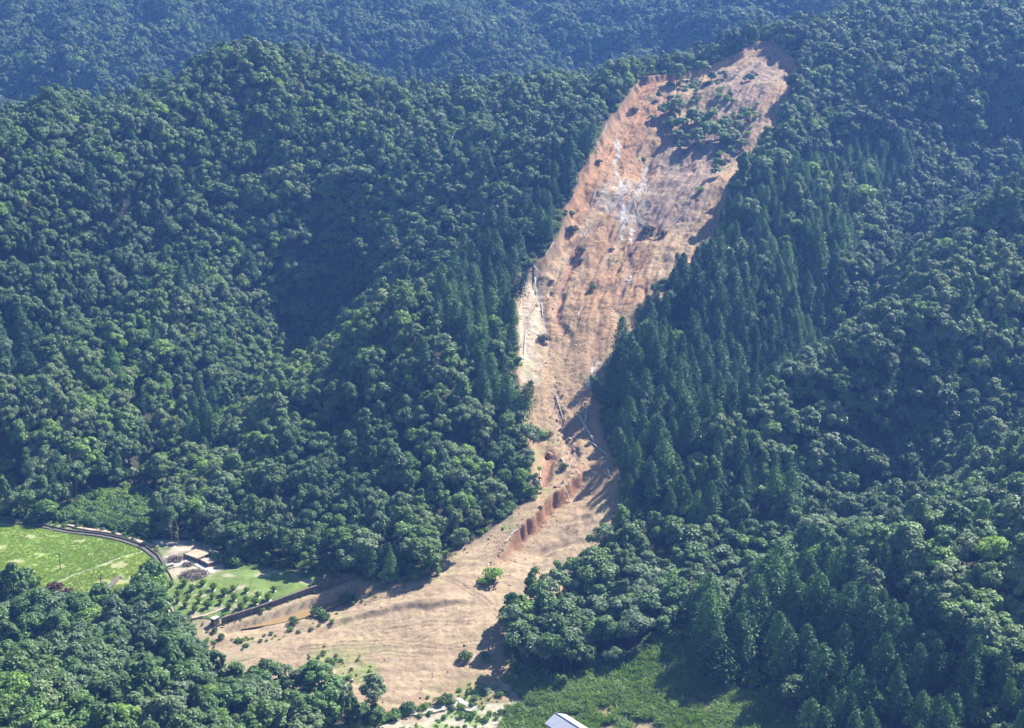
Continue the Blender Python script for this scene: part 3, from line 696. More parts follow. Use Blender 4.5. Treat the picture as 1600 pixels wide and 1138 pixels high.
# ------------------------------------------------------------------ woodland
HUE_B = ['leaf_dark', 'leaf_dark', 'leaf_mid', 'leaf_mid', 'leaf_grey', 'leaf_grey', 'leaf_mid', 'leaf_dark', 'leaf_grey', 'leaf_bright', 'leaf_mid', 'leaf_grey', 'leaf_dark', 'leaf_bright']
SHAPE_B = {10: dict(nl=22, per=150, flat=.38, hs=1.08, rs=.95), 11: dict(nl=24, per=110, flat=.7, hs=1.1, rs=1.0), 12: dict(nl=20, per=170, flat=1.0, hs=1.25, rs=.72, low=-.8), 13: dict(nl=18, per=150, flat=.4, hs=.95, rs=1.05)}
HUE_C = ['cedar_dark', 'cedar_dark', 'cedar_mid', 'cedar_dark', 'cedar_mid', 'cedar_dark']
B_CROWN, B_TRUNK, C_CROWN, C_TRUNK = [], [], [], []
PROTO_B = bpy.data.collections.new('broadleaf_kinds'); PROTO_C = bpy.data.collections.new('cedar_kinds')
def proto(coll, name, parts):
    Vs, Fq, fm, o = [], [], [], 0; mats = []
    for (V, F, m) in parts:
        Vs.append(V); Fq.append(np.asarray(F) + o); fm.append(np.full(len(F), len(mats))); mats.append(m); o += len(V)
    me = mesh_np(name, np.concatenate(Vs), np.concatenate(Fq), mats, False, np.concatenate(fm))
    ob = bpy.data.objects.new(name, me); coll.objects.link(ob); return ob
for i, hue in enumerate(HUE_B):
    rng = np.random.default_rng(40 + i)
    sh = SHAPE_B.get(i, {}); h = 12.0 * rng.uniform(.9, 1.12) * sh.get('hs', 1); rad = 4.2 * rng.uniform(.85, 1.15) * sh.get('rs', 1)
    V, F = broadleaf_crown(100 + i, h, rad, nl=sh.get('nl', int(rng.integers(10, 19))), per=sh.get('per', 230), flat=sh.get('flat', .8), low=sh.get('low', -.35))
    tb = broadleaf_trunk(100 + i, h, rad); tv = np.concatenate(tb.v); tf = np.concatenate(tb.f4)
    B_CROWN.append(mesh_np('broadleaf_crown', V, F, [M[hue]])); B_TRUNK.append(mesh_np('broadleaf_trunk', tv, tf, [M['bark']], True))
    proto(PROTO_B, 'broadleaf_kind_%02d' % i, [(V, F, M[hue]), (tv, tf, M['bark'])])
for i, hue in enumerate(HUE_C):
    rng = np.random.default_rng(70 + i)
    h = 15.5; rad = 3.9 * rng.uniform(.88, 1.15)
    V, F = cedar_crown(200 + i, h, rad, nb=int(rng.integers(70, 90)), base=rng.uniform(.10, .22))
    tb = cedar_trunk(h); tv = np.concatenate(tb.v); tf = np.concatenate(tb.f4)
    C_CROWN.append(mesh_np('cedar_crown', V, F, [M[hue]])); C_TRUNK.append(mesh_np('cedar_trunk', tv, tf, [M['bark']], True))
    proto(PROTO_C, 'cedar_kind_%02d' % i, [(V, F, M[hue]), (tv, tf, M['bark'])])

def scatter_group(name, coll):
    ng = bpy.data.node_groups.new(name, 'GeometryNodeTree')
    ng.interface.new_socket('Geometry', in_out='INPUT', socket_type='NodeSocketGeometry')
    ng.interface.new_socket('Geometry', in_out='OUTPUT', socket_type='NodeSocketGeometry')
    gi = ng.nodes.new('NodeGroupInput'); go = ng.nodes.new('NodeGroupOutput')
    ci = ng.nodes.new('GeometryNodeCollectionInfo'); ci.inputs['Collection'].default_value = coll
    ci.inputs['Separate Children'].default_value = True; ci.inputs['Reset Children'].default_value = True
    ip = ng.nodes.new('GeometryNodeInstanceOnPoints'); ip.inputs['Pick Instance'].default_value = True
    def attr(nm, ty, sock):
        a = ng.nodes.new('GeometryNodeInputNamedAttribute'); a.data_type = ty; a.inputs['Name'].default_value = nm
        ng.links.new([s for s in a.outputs if s.enabled and s.name == 'Attribute'][0], ip.inputs[sock])
    ng.links.new(gi.outputs[0], ip.inputs['Points']); ng.links.new(ci.outputs[0], ip.inputs['Instance'])
    attr('kind_index', 'INT', 'Instance Index'); attr('turn', 'FLOAT_VECTOR', 'Rotation'); attr('size', 'FLOAT_VECTOR', 'Scale')
    ng.links.new(ip.outputs[0], go.inputs[0])
    return ng
def scatter(name, coll, P, kidx, turn, size, **tags):
    me = bpy.data.meshes.new(name); me.vertices.add(len(P)); me.vertices.foreach_set('co', np.asarray(P, np.float32).ravel())
    a = me.attributes.new('kind_index', 'INT', 'POINT'); a.data.foreach_set('value', np.asarray(kidx, np.int32))
    a = me.attributes.new('turn', 'FLOAT_VECTOR', 'POINT'); a.data.foreach_set('vector', np.asarray(turn, np.float32).ravel())
    a = me.attributes.new('size', 'FLOAT_VECTOR', 'POINT'); a.data.foreach_set('vector', np.asarray(size, np.float32).ravel())
    o = obj(name, me); m = o.modifiers.new('scatter', 'NODES'); m.node_group = scatter_group(name, coll)
    return tag(o, **tags)

# where cedars are planted (bearing polygons of the canopy)
CEDAR = [([(928,200),(885,212),(842,268),(800,338),(742,360),(692,420),(672,480),(700,540),(730,600),(770,640),(818,640),(830,560),(830,400),(880,350),(915,290)], .93),
 ([(1165,290),(1260,232),(1370,205),(1440,215),(1400,290),(1330,330),(1330,400),(1310,460),(1290,530),(1220,592),(1120,662),(1000,740),(905,690),(915,540),(990,470),(1090,350)], .94),
 ([(870,800),(950,720),(1010,685),(1080,705),(1200,690),(1250,760),(1200,850),(1080,830),(960,800),(900,880)], .72),
 ([(1085,950),(1190,905),(1260,872),(1380,862),(1430,900),(1500,1000),(1600,1050),(1650,1200),(1100,1200),(1090,1060)], .93),
 ([(560,860),(600,830),(640,850),(645,920),(560,920)], 1.0),
 ([(-40,480),(60,500),(60,600),(-40,620)], .7), ([(285,610),(345,590),(350,700),(290,700)], .6), ([(30,720),(150,700),(150,800),(30,800)], .35),
 ([(280,45),(420,45),(400,100),(330,110)], .7), ([(1130,285),(1100,310),(1085,350),(1110,360),(1150,310)], .8), ([(800,50),(1000,45),(1000,75),(800,110)], .25), ([(1300,600),(1560,430),(1600,500),(1330,680)], .12)]
step = 3.7
ty_, tx_ = np.meshgrid(np.arange(255, 1440, step), np.arange(-535, 535, step), indexing='ij')
tx_ = (tx_ + RNG.uniform(-.42, .42, tx_.shape) * step).ravel(); ty_ = (ty_ + RNG.uniform(-.42, .42, ty_.shape) * step).ravel()
keep = np.abs(tx_) < 0.40 * ty_ + 45
tx_ = tx_[keep]; ty_ = ty_[keep]
tz_ = gz0(tx_, ty_)
uu, vv, dd = project(tx_, ty_, tz_ + 9)
sd_s = slide_sd_fn(tx_, ty_); sd_o = np.minimum(poly_sd(tx_, ty_, OPEN), poly_sd(tx_, ty_, MEADOW))
THICK = gpoly([(95,800),(140,775),(210,765),(245,775),(250,800),(235,845),(150,828),(95,822)])
LEFTM = gpoly([(-60,700),(12,715),(24,770),(30,800),(-60,800)])
sd_o = np.minimum(sd_o, np.minimum(poly_sd(tx_, ty_, THICK), poly_sd(tx_, ty_, LEFTM)))
ok = (sd_s > 1.8) & (sd_o > 1.5)
pc = np.full(tx_.shape, 0.03)
for pl, p in CEDAR:
    pc = np.where((poly_sd(uu, vv, pl) < 0) & ((ty_ > 900) if max(q[1] for q in pl) < 112 else True), p, pc)
isc = RNG.random(tx_.shape) < pc
_e = 3.0; _sl = np.hypot(gz0(tx_ + _e, ty_) - gz0(tx_ - _e, ty_), gz0(tx_, ty_ + _e) - gz0(tx_, ty_ - _e)) / (2 * _e)
_dens = 1 + 1.1 * np.clip(_sl - .45, 0, 1.2)               # steep ground carries as many stems per face area
ok &= RNG.random(tx_.shape) < np.where(isc, 0.42, 0.60) * _dens
# low trees and bushes of the understorey, closing the gaps between the stems
us = ~ok & (sd_s > 2.5) & (sd_o > 2) & (ty_ < 900) & (RNG.random(tx_.shape) < .34 + .3 * np.clip(_sl - .4, 0, 1))
UND = np.stack([tx_[us], ty_[us], tz_[us]], 1)
tx_, ty_, tz_, isc, sd_s = tx_[ok], ty_[ok], tz_[ok], isc[ok], sd_s[ok]
n = len(tx_)
var = fbm(tx_ / 60, ty_ / 60, 2)
kind = np.where(isc, RNG.integers(0, len(HUE_C), n), RNG.integers(0, len(HUE_B), n))
# bright crowns are scattered, fewer than the rest
br = (~isc) & ((kind == 9) | (kind == 13)) & (RNG.random(n) < .5); kind = np.where(br, RNG.integers(0, 9, n), kind)
# paler crowns on spurs, darker in gullies: sun and shade put into leaf colour
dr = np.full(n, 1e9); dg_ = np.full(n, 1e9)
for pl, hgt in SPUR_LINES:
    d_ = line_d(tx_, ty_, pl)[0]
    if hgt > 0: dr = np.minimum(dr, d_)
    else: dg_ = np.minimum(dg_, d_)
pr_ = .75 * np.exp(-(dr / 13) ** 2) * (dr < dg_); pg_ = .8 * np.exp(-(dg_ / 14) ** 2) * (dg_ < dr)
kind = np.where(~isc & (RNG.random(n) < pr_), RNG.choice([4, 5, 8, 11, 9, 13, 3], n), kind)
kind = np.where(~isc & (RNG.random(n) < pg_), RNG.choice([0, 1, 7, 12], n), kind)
sz = np.where(isc, RNG.uniform(.62, 1.16, n), RNG.uniform(.62, 1.08, n) + .25 * (RNG.random(n) < .07)) * (1 + .15 * var)
u0, v0, d0 = project(tx_, ty_, tz_)
# young plantation on the upper spur, tall cedars by the meadow
young = isc & (poly_sd(u0, v0, [(1100,330),(1180,280),(1260,230),(1400,200),(1400,300),(1280,420),(1120,470)]) < 0)
sz = np.where(young, sz * .72, sz)
tall = isc & (poly_sd(u0, v0, [(1080,1000),(1150,950),(1330,930),(1400,1138),(1100,1138)]) < 0)
sz = np.where(tall, sz * 1.22, sz)
sz = np.where((~isc) & (ty_ > 420), sz * .93, sz)
sx = sz * RNG.uniform(.80, 1.15, n) * np.where((~isc) & (ty_ > 420), .84, 1.0)
sx = np.where(isc & tall, sx * 1.1, sx)
rz = RNG.uniform(0, 6.283, n)
lean = RNG.normal(size=(n, 2)) * (np.where(isc, .02, .06) + .26 * (sd_s < 5) * (RNG.random(n) < .55))[:, None]
# which single trees show largest: splat crowns near to far into a coarse count
H_ = np.where(isc, 15.5, 12.0) * sz; RAD = np.where(isc, 3.4, 4.1) * sx
ua, va, da = project(tx_, ty_, tz_ + H_); ub, vb, db = project(tx_, ty_, tz_ + H_ * np.where(isc, .15, .35))
q = 4.0; W_, HH_ = 400, 285
seen = np.zeros((HH_, W_), bool); vis = np.zeros(n)
for i in np.argsort(d0):
    r = FPX * RAD[i] / d0[i]
    x0, x1 = int((ua[i] - r) / q), int((ua[i] + r) / q) + 1; y0, y1 = int(va[i] / q), int(vb[i] / q) + 1
    x0, x1, y0, y1 = max(x0, 0), min(x1, W_), max(y0, 0), min(y1, HH_)
    if x1 > x0 and y1 > y0:
        w = seen[y0:y1, x0:x1]; vis[i] = (~w).sum(); w[:] = True
order_b = [i for i in np.argsort(-vis) if not isc[i]][:300]; order_c = [i for i in np.argsort(-vis) if isc[i]][:300]
single = np.zeros(n, bool); single[order_b] = True; single[order_c] = True
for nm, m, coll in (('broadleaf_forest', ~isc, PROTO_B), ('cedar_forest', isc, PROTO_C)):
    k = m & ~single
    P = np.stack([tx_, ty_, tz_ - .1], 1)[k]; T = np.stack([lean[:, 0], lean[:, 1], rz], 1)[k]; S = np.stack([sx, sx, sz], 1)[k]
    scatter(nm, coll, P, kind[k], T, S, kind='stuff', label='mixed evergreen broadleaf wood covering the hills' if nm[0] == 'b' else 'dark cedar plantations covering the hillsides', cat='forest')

# ------------------------------------------------------------------ single trees: the largest ones in view
ZONES = [
 ('c', 'the cedar strip left of the landslide', [(928,190),(860,200),(660,420),(660,560),(760,700),(840,700),(840,400),(930,300)]),
 ('c', 'the plantation right of the landslide', [(1090,320),(1260,215),(1460,190),(1420,330),(1320,540),(1120,720),(900,740),(900,560)]),
 ('c', 'the stand beside the narrow debris neck', [(860,760),(1010,660),(1300,640),(1280,860),(1080,860),(880,930)]),
 ('c', 'the tall stand beside the green meadow', [(1060,1000),(1100,930),(1220,900),(1220,1200),(1060,1200)]),
 ('c', 'the cedar slope at lower right', [(1200,820),(1700,760),(1700,1250),(1200,1250)]),
 ('c', 'the group beside the debris fan', [(540,830),(660,820),(660,960),(540,960)]),
 ('b', 'the foreground wood at lower left', [(-60,900),(260,900),(620,1060),(620,1250),(-60,1250)]),
 ('b', 'the lower right corner wood', [(1200,860),(1700,660),(1700,1250),(1200,1250)]),
 ('b', 'the wood right of the fan', [(740,860),(1120,860),(1120,1100),(740,1100)]),
 ('b', 'the second ridge right of the slide', [(950,690),(1260,590),(1700,240),(1700,680),(1250,880),(900,900)]),
 ('b', 'the hillside above the plantation', [(1100,20),(1700,-20),(1700,260),(1100,320)]),
 ('b', 'the knoll left of the landslide', [(480,560),(600,420),(720,440),(850,640),(850,720),(480,700)]),
 ('b', 'the wood above the debris fan', [(480,700),(860,700),(860,960),(480,960)]),
 ('b', 'the wood above the orchard', [(200,640),(480,640),(480,960),(200,960)]),
 ('b', 'the wood above the grass field', [(-60,620),(200,620),(200,900),(-60,900)]),
 ('b', 'the crest of the left hill', [(-60,60),(1000,60),(1000,200),(-60,330)]),
 ('b', 'the broad face of the left hill', [(-60,150),(900,150),(900,700),(-60,700)]),
]
def in_poly(u, v, pl): return float(poly_sd(np.array([u]), np.array([v]), pl)[0]) < 0
HUEW_B = {'leaf_dark': 'dark green', 'leaf_mid': 'mid green', 'leaf_grey': 'grey green', 'leaf_bright': 'bright green'}
HUEW_C = {'cedar_dark': 'dark green', 'cedar_mid': 'fresh green'}
ORD = ['leftmost'] + [w + ' from left' for w in 'second third fourth fifth sixth seventh eighth ninth tenth eleventh twelfth thirteenth fourteenth fifteenth sixteenth seventeenth eighteenth nineteenth twentieth'.split()]
picked = []
for i in list(order_b) + list(order_c):
    um, vm = (ua[i] + ub[i]) / 2, (va[i] + vb[i]) / 2
    zone = None
    for want in ((('c',), ('b',)) if isc[i] else (('b',), ('c',))):
        for t, nm, pl in ZONES:
            if t in want and in_poly(um, vm, pl): zone = nm; break
        if zone: break
    picked.append([i, zone or 'the forested hillside', um, vm])
by_zone = {}
for p in picked: by_zone.setdefault((bool(isc[p[0]]), p[1]), []).append(p)
labels = {}
for (c, zone), ps in by_zone.items():
    us = np.array([p[2] for p in ps]); vs_ = np.array([p[3] for p in ps])
    uq = np.quantile(us, [1 / 3, 2 / 3]); vq = np.quantile(vs_, [1 / 3, 2 / 3])
    cell = {}
    for p in ps:
        a = ['upper', 'middle', 'lower'][int((p[3] > vq[0])) + int(p[3] > vq[1])]; b_ = ['left', 'centre', 'right'][int(p[2] > uq[0]) + int(p[2] > uq[1])]
        w = (HUEW_C[HUE_C[kind[p[0]]]] if c else HUEW_B[HUE_B[kind[p[0]]]])
        cell.setdefault((w, a, b_), []).append(p)
    for (w, a, b_), q_ in cell.items():
        q_.sort(key=lambda p: p[2])
        for k, p in enumerate(q_):
            e = '' if len(q_) == 1 else ', ' + ORD[min(k, 19)]
            labels[p[0]] = '%s %s, %s %s of %s%s' % (w, 'cedar' if c else 'broadleaf', a, b_, zone, e)
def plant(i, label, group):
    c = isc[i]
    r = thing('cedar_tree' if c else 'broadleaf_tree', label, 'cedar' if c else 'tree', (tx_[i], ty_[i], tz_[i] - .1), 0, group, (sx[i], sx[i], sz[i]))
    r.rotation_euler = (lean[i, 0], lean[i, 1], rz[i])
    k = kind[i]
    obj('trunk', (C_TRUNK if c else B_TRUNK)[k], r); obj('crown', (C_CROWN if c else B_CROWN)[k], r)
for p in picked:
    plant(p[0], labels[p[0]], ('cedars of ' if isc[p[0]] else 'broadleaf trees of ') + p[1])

def spot(u, v, dz=0.0):
    x, y = ground_at(u, v); return np.array([x, y, float(top_z(x, y)[0]) + dz])
def spotY(u, v, Y, dz=0.0):
    x, y, z = at(u, v, Y); return np.array([x, y, float(top_z(x, y)[0]) + dz])
def drape(pts, dz=0.0, sub=4):
    P = np.array(gpoly(pts)); t = np.linspace(0, len(P) - 1, (len(P) - 1) * sub + 1)
    x = np.interp(t, range(len(P)), P[:, 0]); y = np.interp(t, range(len(P)), P[:, 1])
    return np.stack([x, y, top_z(x, y) + dz], 1)
def offset(P, w):
    d = np.gradient(P[:, :2], axis=0); d /= np.linalg.norm(d, axis=1, keepdims=True) + 1e-9
    Q = P.copy(); Q[:, 0] += -d[:, 1] * w; Q[:, 1] += d[:, 0] * w; return Q
def wall_along(P, w, h0, h1):
    """solid wall of width w along a line, from h0 below to h1 above it"""
    L, Rr = offset(P, w / 2), offset(P, -w / 2); mb = MB()
    up = np.array([0, 0, h1]); dn = np.array([0, 0, -h0])
    mb.strip(L + up, Rr + up); mb.strip(Rr + up, Rr + dn); mb.strip(L + dn, L + up)
    for k in (0, -1):
        mb.add([L[k] + up, Rr[k] + up, Rr[k] + dn, L[k] + dn], [(0, 1, 2, 3)])
    return mb

# trees that were left standing, or slid down whole, inside the scar
crown_seed = [0]
def scar_tree(u, v, Y, s, k, label, name='broadleaf_tree', tilt=(0, 0), cat='tree', group=None):
    x, y, z = spotY(u, v, Y); r = thing(name, label, cat, (x, y, z - 2.9 * s), 0, group, (s * 1.1, s * 1.1, s))
    r.rotation_euler = (tilt[0], tilt[1], random.uniform(0, 6.28))
    obj('trunk', B_TRUNK[k], r); obj('crown', B_CROWN[k], r)
ISL = [
 (1048,168,712,.62,4,'pale tree at left end of the tree clump inside the landslide'),
 (1066,176,706,.72,2,'green tree second from left in the clump inside the landslide'),
 (1082,170,712,.78,3,'rounded green tree at top of the clump inside the landslide'),
 (1088,196,694,.74,6,'green tree low in the middle of the clump inside the landslide'),
 (1104,188,700,.82,0,'large green tree in the middle of the clump inside the landslide'),
 (1118,198,694,.76,7,'green tree low on the right of the clump inside the landslide'),
 (1128,182,702,.7,1,'green tree at upper right of the clump inside the landslide'),
 (1142,196,694,.66,4,'grey green tree at right end of the clump inside the landslide'),
 (1070,200,692,.5,4,'small pale tree hanging below the clump inside the landslide'),
 (1040,156,722,.6,4,'pale tree at upper left of the clump inside the landslide'),
 (1056,158,722,.66,5,'grey green tree at the top left of the clump inside the landslide'),
 (1096,172,712,.7,4,'grey green tree at the top middle of the clump inside the landslide'),
 (1112,172,712,.64,2,'green tree at the top right of the clump inside the landslide'),
 (1134,206,688,.6,2,'green tree at the lowest right of the clump inside the landslide'),
 (1150,184,700,.5,5,'scrubby grey tree just right of the clump inside the landslide'),
 (1058,186,700,.55,5,'grey tree low on the left of the clump inside the landslide'),
 (1058,128,752,.88,3,'bushy tree standing just below the head scarp, left of two'),
 (1098,112,762,.80,2,'bushy tree standing just below the head scarp, right of two'),
 (1112,130,750,.50,7,'low green tree right below the head scarp trees'),
 (1130,118,757,.42,5,'small grey green tree near the scarp, above the bare grey slope'),
 (1172,112,745,.46,4,'thin pale tree on the bare grey slope below the scarp'),
 (1176,172,706,.45,9,'small light green tree on the bare slope right of the clump'),
 (1142,222,678,.5,7,'green bushy tree at the right edge of the scar under the clump'),
 (1160,205,686,.45,5,'grey bushy tree at the right edge of the scar beside bare slope'),
 (1128,240,668,.42,0,'low green tree on the right margin of the scar'),
 (1118,268,655,.45,1,'green ivy covered stump tree on the right margin of the scar'),
 (1098,205,690,.42,9,'slender bright tree standing alone under the clump'),
 (1030,150,735,.34,7,'scrubby tree left of the clump under the head scarp'),
 (1018,175,716,.3,5,'small grey scrub tree on the orange upper slope'),
]
for u, v, Y, s, k, lb in ISL: scar_tree(u, v + 2, Y, s * 1.2, {0: 2, 1: 6, 7: 3}.get(k, k), lb, group='trees left standing inside the landslide')
# shrubs carried down by the slide
shr = []
for i, hue in enumerate(['leaf_withered', 'leaf_dark', 'leaf_mid', 'leaf_bright', 'leaf_rust', 'weed']):
    V, F = shrub_crown(300 + i); shr.append(mesh_np('shrub_foliage', V, F, [M[hue]]))
def stem_mesh():
    mb = MB()
    for k in range(5):
        a = k * 1.26; mb.tube([(0, 0, -.3), (math.cos(a) * .35, math.sin(a) * .35, .6), (math.cos(a) * .8, math.sin(a) * .8, 1.2)], [.07, .05, .02], 4, False)
    return mb.mesh('shrub_stems', M['bark'])
STEM = stem_mesh()
def shrub(p, s, k, label, group=None, sc=(1, 1, 1), name='shrub'):
    r = thing(name, label, 'shrub', (p[0], p[1], p[2] - .05), random.uniform(0, 6.28), group, (s * sc[0], s * sc[1], s * sc[2]))
    obj('stems', STEM, r); obj('foliage', shr[k], r)
for u, v, s, k, lb in [
 (893,385,1.9,0,'grey withered shrub on the left half of the scar'),
 (907,425,1.5,0,'grey withered shrub hanging down the orange soil mid slope'),
 (906,440,1.2,0,'lower tuft of withered brush on the orange soil mid slope'),
 (925,482,1.1,1,'dark uprooted bush in the lower middle of the scar'),
 (893,345,1.3,2,'green turf bush on the left rim of the scar'),
 (850,562,1.7,0,'dark tangled root bush in the pale lower chute'),
 (1012,390,1.9,0,'grey debris bush beside the plantation edge'),
 (1035,398,1.5,0,'brown grey debris bush right at the plantation edge'),
 (935,275,1.2,0,'grey brush on the orange slope left of the white rock'),
 (925,240,1.4,0,'withered brush high on the orange slope'),
 (990,200,1.6,0,'withered brush left of the tree clump'),
 (847,712,1.5,3,'bright green bush at the left edge of the debris neck'),
 (858,716,1.0,4,'rusty brown bush beside the bright green bush at the neck'),
 (880,772,1.2,1,'dark bush on the lip above the eroded red bank'),
 (838,778,1.3,2,'green bush at the foot of the knoll by the neck'),
 (1005,275,1.0,2,'small green bush right of the white rock streak'),
 (862,470,.8,0,'small withered bush beside the log on the left flank'),
 (955,420,.9,0,'small withered bush above the centre gully'),
 (607,912,2.2,2,'round green shrub at the wood edge on the upper fan, left one'),
 (672,908,2.3,1,'round dark green shrub at the wood edge on the upper fan, right one'),
 (772,952,2.2,3,'large bright green bush on the upper fan below the red bank'),
 (757,958,1.3,3,'small bright green bush left of the large bright one on the fan'),
 (728,1080,1.4,2,'low green shrub at the lower end of the fan'),
 (758,1075,1.1,2,'small green shrub right at the lower end of the fan'),
 (704,1105,.9,1,'dark little bush beside the gravel at the bottom'),
 (240,905,3.0,2,'large green shrub at the right end of the grass field'),
 (222,920,2.6,2,'large green shrub left of the field end path'),
 (245,925,2.6,3,'tall light green shrub beside the orchard gutter'),
 (86,925,1.7,4,'rusty brown shrub at the wood edge below the field'),
 (105,932,1.4,4,'small rusty shrub right of another at the wood edge'),
 (40,905,2.0,2,'green shrub on the near edge of the field'),
 (55,915,1.7,3,'light green shrub on the near edge of the field'),
 (345,878,1.8,3,'yellow green shrub right of the concrete bays'),
 (325,852,1.2,3,'yellow green shrub above the concrete bays'),
 (365,885,1.8,2,'green shrub at the shaded upper orchard edge'),
 (497,978,1.6,2,'green reed shrub standing in the muddy pond'),
 (460,992,1.2,2,'small green shrub on the muddy pond shore'),
 (508,985,1.2,2,'small green shrub on the fan side of the pond'),
 (540,945,1.5,2,'green shrub at the end of the retaining wall'),
 (1092,330,1.3,3,'bright green bush on the plantation corner by the scar'),
]: shrub(spot(u, v), s, k, lb, 'shrubs on open ground')
# the big round bush at the bottom
for u, v, s, k, lb in [(588,1134,.55,7,'round dark bush tree near the bottom edge below the fan'), (556,1128,.4,2,'green bush tree left of the round dark bush at the bottom'), (520,1128,.45,6,'small green tree at the bottom edge of the lower left wood')]:
    p = spot(u, v); r = thing('bush_tree', lb, 'tree', tuple(p - (0, 0, 1.6)), 1.0, 'bush trees at the bottom', (s, s, s)); obj('trunk', B_TRUNK[k], r); obj('crown', B_CROWN[k], r)
# fallen logs
def log(u1, v1, u2, v2, r1, r2, lb, roots=False, pale=True):
    a, b = spot(u1, v1, r1 * .7), spot(u2, v2, r2 * .9)
    d = b - a; L = np.linalg.norm(d); rng = np.random.default_rng(int(u1 * 7 + v1))
    mid = (a + b) / 2; mid[2] = max(mid[2], float(top_z(mid[0], mid[1])[0]) + r1 * .6)
    base = a.copy(); t = thing('fallen_log', lb, 'log', tuple(base), 0, 'fallen logs on the landslide')
    mb = MB(); mb.tube([a - base, mid - base, b - base], [r1, (r1 + r2) / 2, r2], 8)
    m = M['dead_wood'] if pale else M['bark']
    obj('trunk', mb.mesh('log_trunk', m, True), t)
    mb = MB()
    for k in range(5):
        f = rng.uniform(.35, .95); p = a + d * f - base; e = p + rng.normal(size=3) * (.5, .5, .3) * 1.6 + d / L * .6; e[2] = abs(e[2] - p[2]) + p[2]
        mb.tube([p, (p + e) / 2 + (0, 0, .1), e], [r2 * .7, r2 * .5, r2 * .2], 4, False)
    obj('branch_stubs', mb.mesh('log_stubs', m), t)
    if roots:
        mb = MB()
        for k in range(9):
            an = k * .7; e = rng.normal(size=3); e -= d / L * .5; e /= np.linalg.norm(e); mb.tube([(0, 0, 0), e * .5 - d / L * .2, e * rng.uniform(.8, 1.3)], [r1 * .6, r1 * .35, .03], 4, False)
        obj('root_plate', mb.mesh('log_roots', M['boulder']), t)
for a in [
 (833,425,845,452,.38,.2,'long pale log lying on the upper left flank, upper of two',True),
 (835,440,838,485,.34,.18,'long pale log lying down the left flank, lower of two',True),
 (832,412,834,436,.26,.14,'thin pale log at the left rim of the scar'),
 (846,498,848,520,.25,.16,'short grey log in the pale left gully'),
 (902,528,910,514,.26,.16,'pale log across the orange lower slope'),
 (937,455,948,448,.22,.14,'short pale log in the middle of the scar'),
 (912,398,918,388,.22,.14,'short pale log below the withered shrub'),
 (903,683,930,712,.42,.26,'long pale log lying in the tree shadow at the neck',True),
 (914,690,917,668,.38,.24,'pale log standing across the long log in the shadow'),
 (922,721,948,718,.26,.16,'thin dark log at the lower edge of the shadow'),
 (948,748,954,760,.28,.18,'pale log end by the right edge of the neck'),
 (876,755,884,770,.24,.16,'pale log above the eroded red bank'),
 (880,795,890,806,.3,.2,'grey log leaning on the end of the red bank',True),
 (844,750,845,772,.22,.14,'thin pale stem at the left of the neck'),
 (725,858,737,850,.22,.16,'pale log at the wood edge on the upper fan'),
 (798,880,812,862,.24,.15,'weathered log along the foot of the red bank'),
 (790,892,800,878,.22,.14,'grey log at the lower end of the red bank'),
 (1000,395,1012,372,.3,.16,'dark curved log beside the plantation edge',True,False),
 (1012,400,1022,410,.24,.14,'dark log end by the plantation edge',False,False),
 (1175,140,1172,108,.2,.1,'bare pale trunk on the grey slope under the scarp'),
 (1140,230,1165,196,.2,.1,'pale trunk among the brush on the right margin'),
 (818,455,812,490,.24,.12,'toppled pale stem hanging over the left rim, upper one'),
 (822,535,818,566,.24,.12,'toppled pale stem along the left rim of the pale chute'),
 (866,388,852,412,.26,.14,'toppled stem leaning down the left rim below the cedars',True),
 (902,290,888,316,.24,.12,'toppled stem on the left rim beside the orange slope'),
 (948,205,938,232,.22,.12,'grey stem near the upper left rim'),
 (1075,355,1050,380,.24,.14,'grey stem along the plantation edge high up',True),
 (868,650,880,690,.22,.12,'thin stem lying in the rubble channel'),
 (845,600,870,588,.2,.12,'thin pale stem across the pale chute'),
 (1120,300,1100,335,.22,.12,'grey stem on the grey slope near the plantation corner'),
 (990,350,1003,378,.2,.1,'grey stem below the white rock'),
 (930,330,922,352,.22,.12,'grey stem on the orange slope left of the white rock'),
 (1040,222,1030,250,.22,.12,'bare stem fallen below the tree clump',True),
 (1090,222,1082,252,.22,.12,'bare stem fallen below the middle of the tree clump'),
]: log(*a)
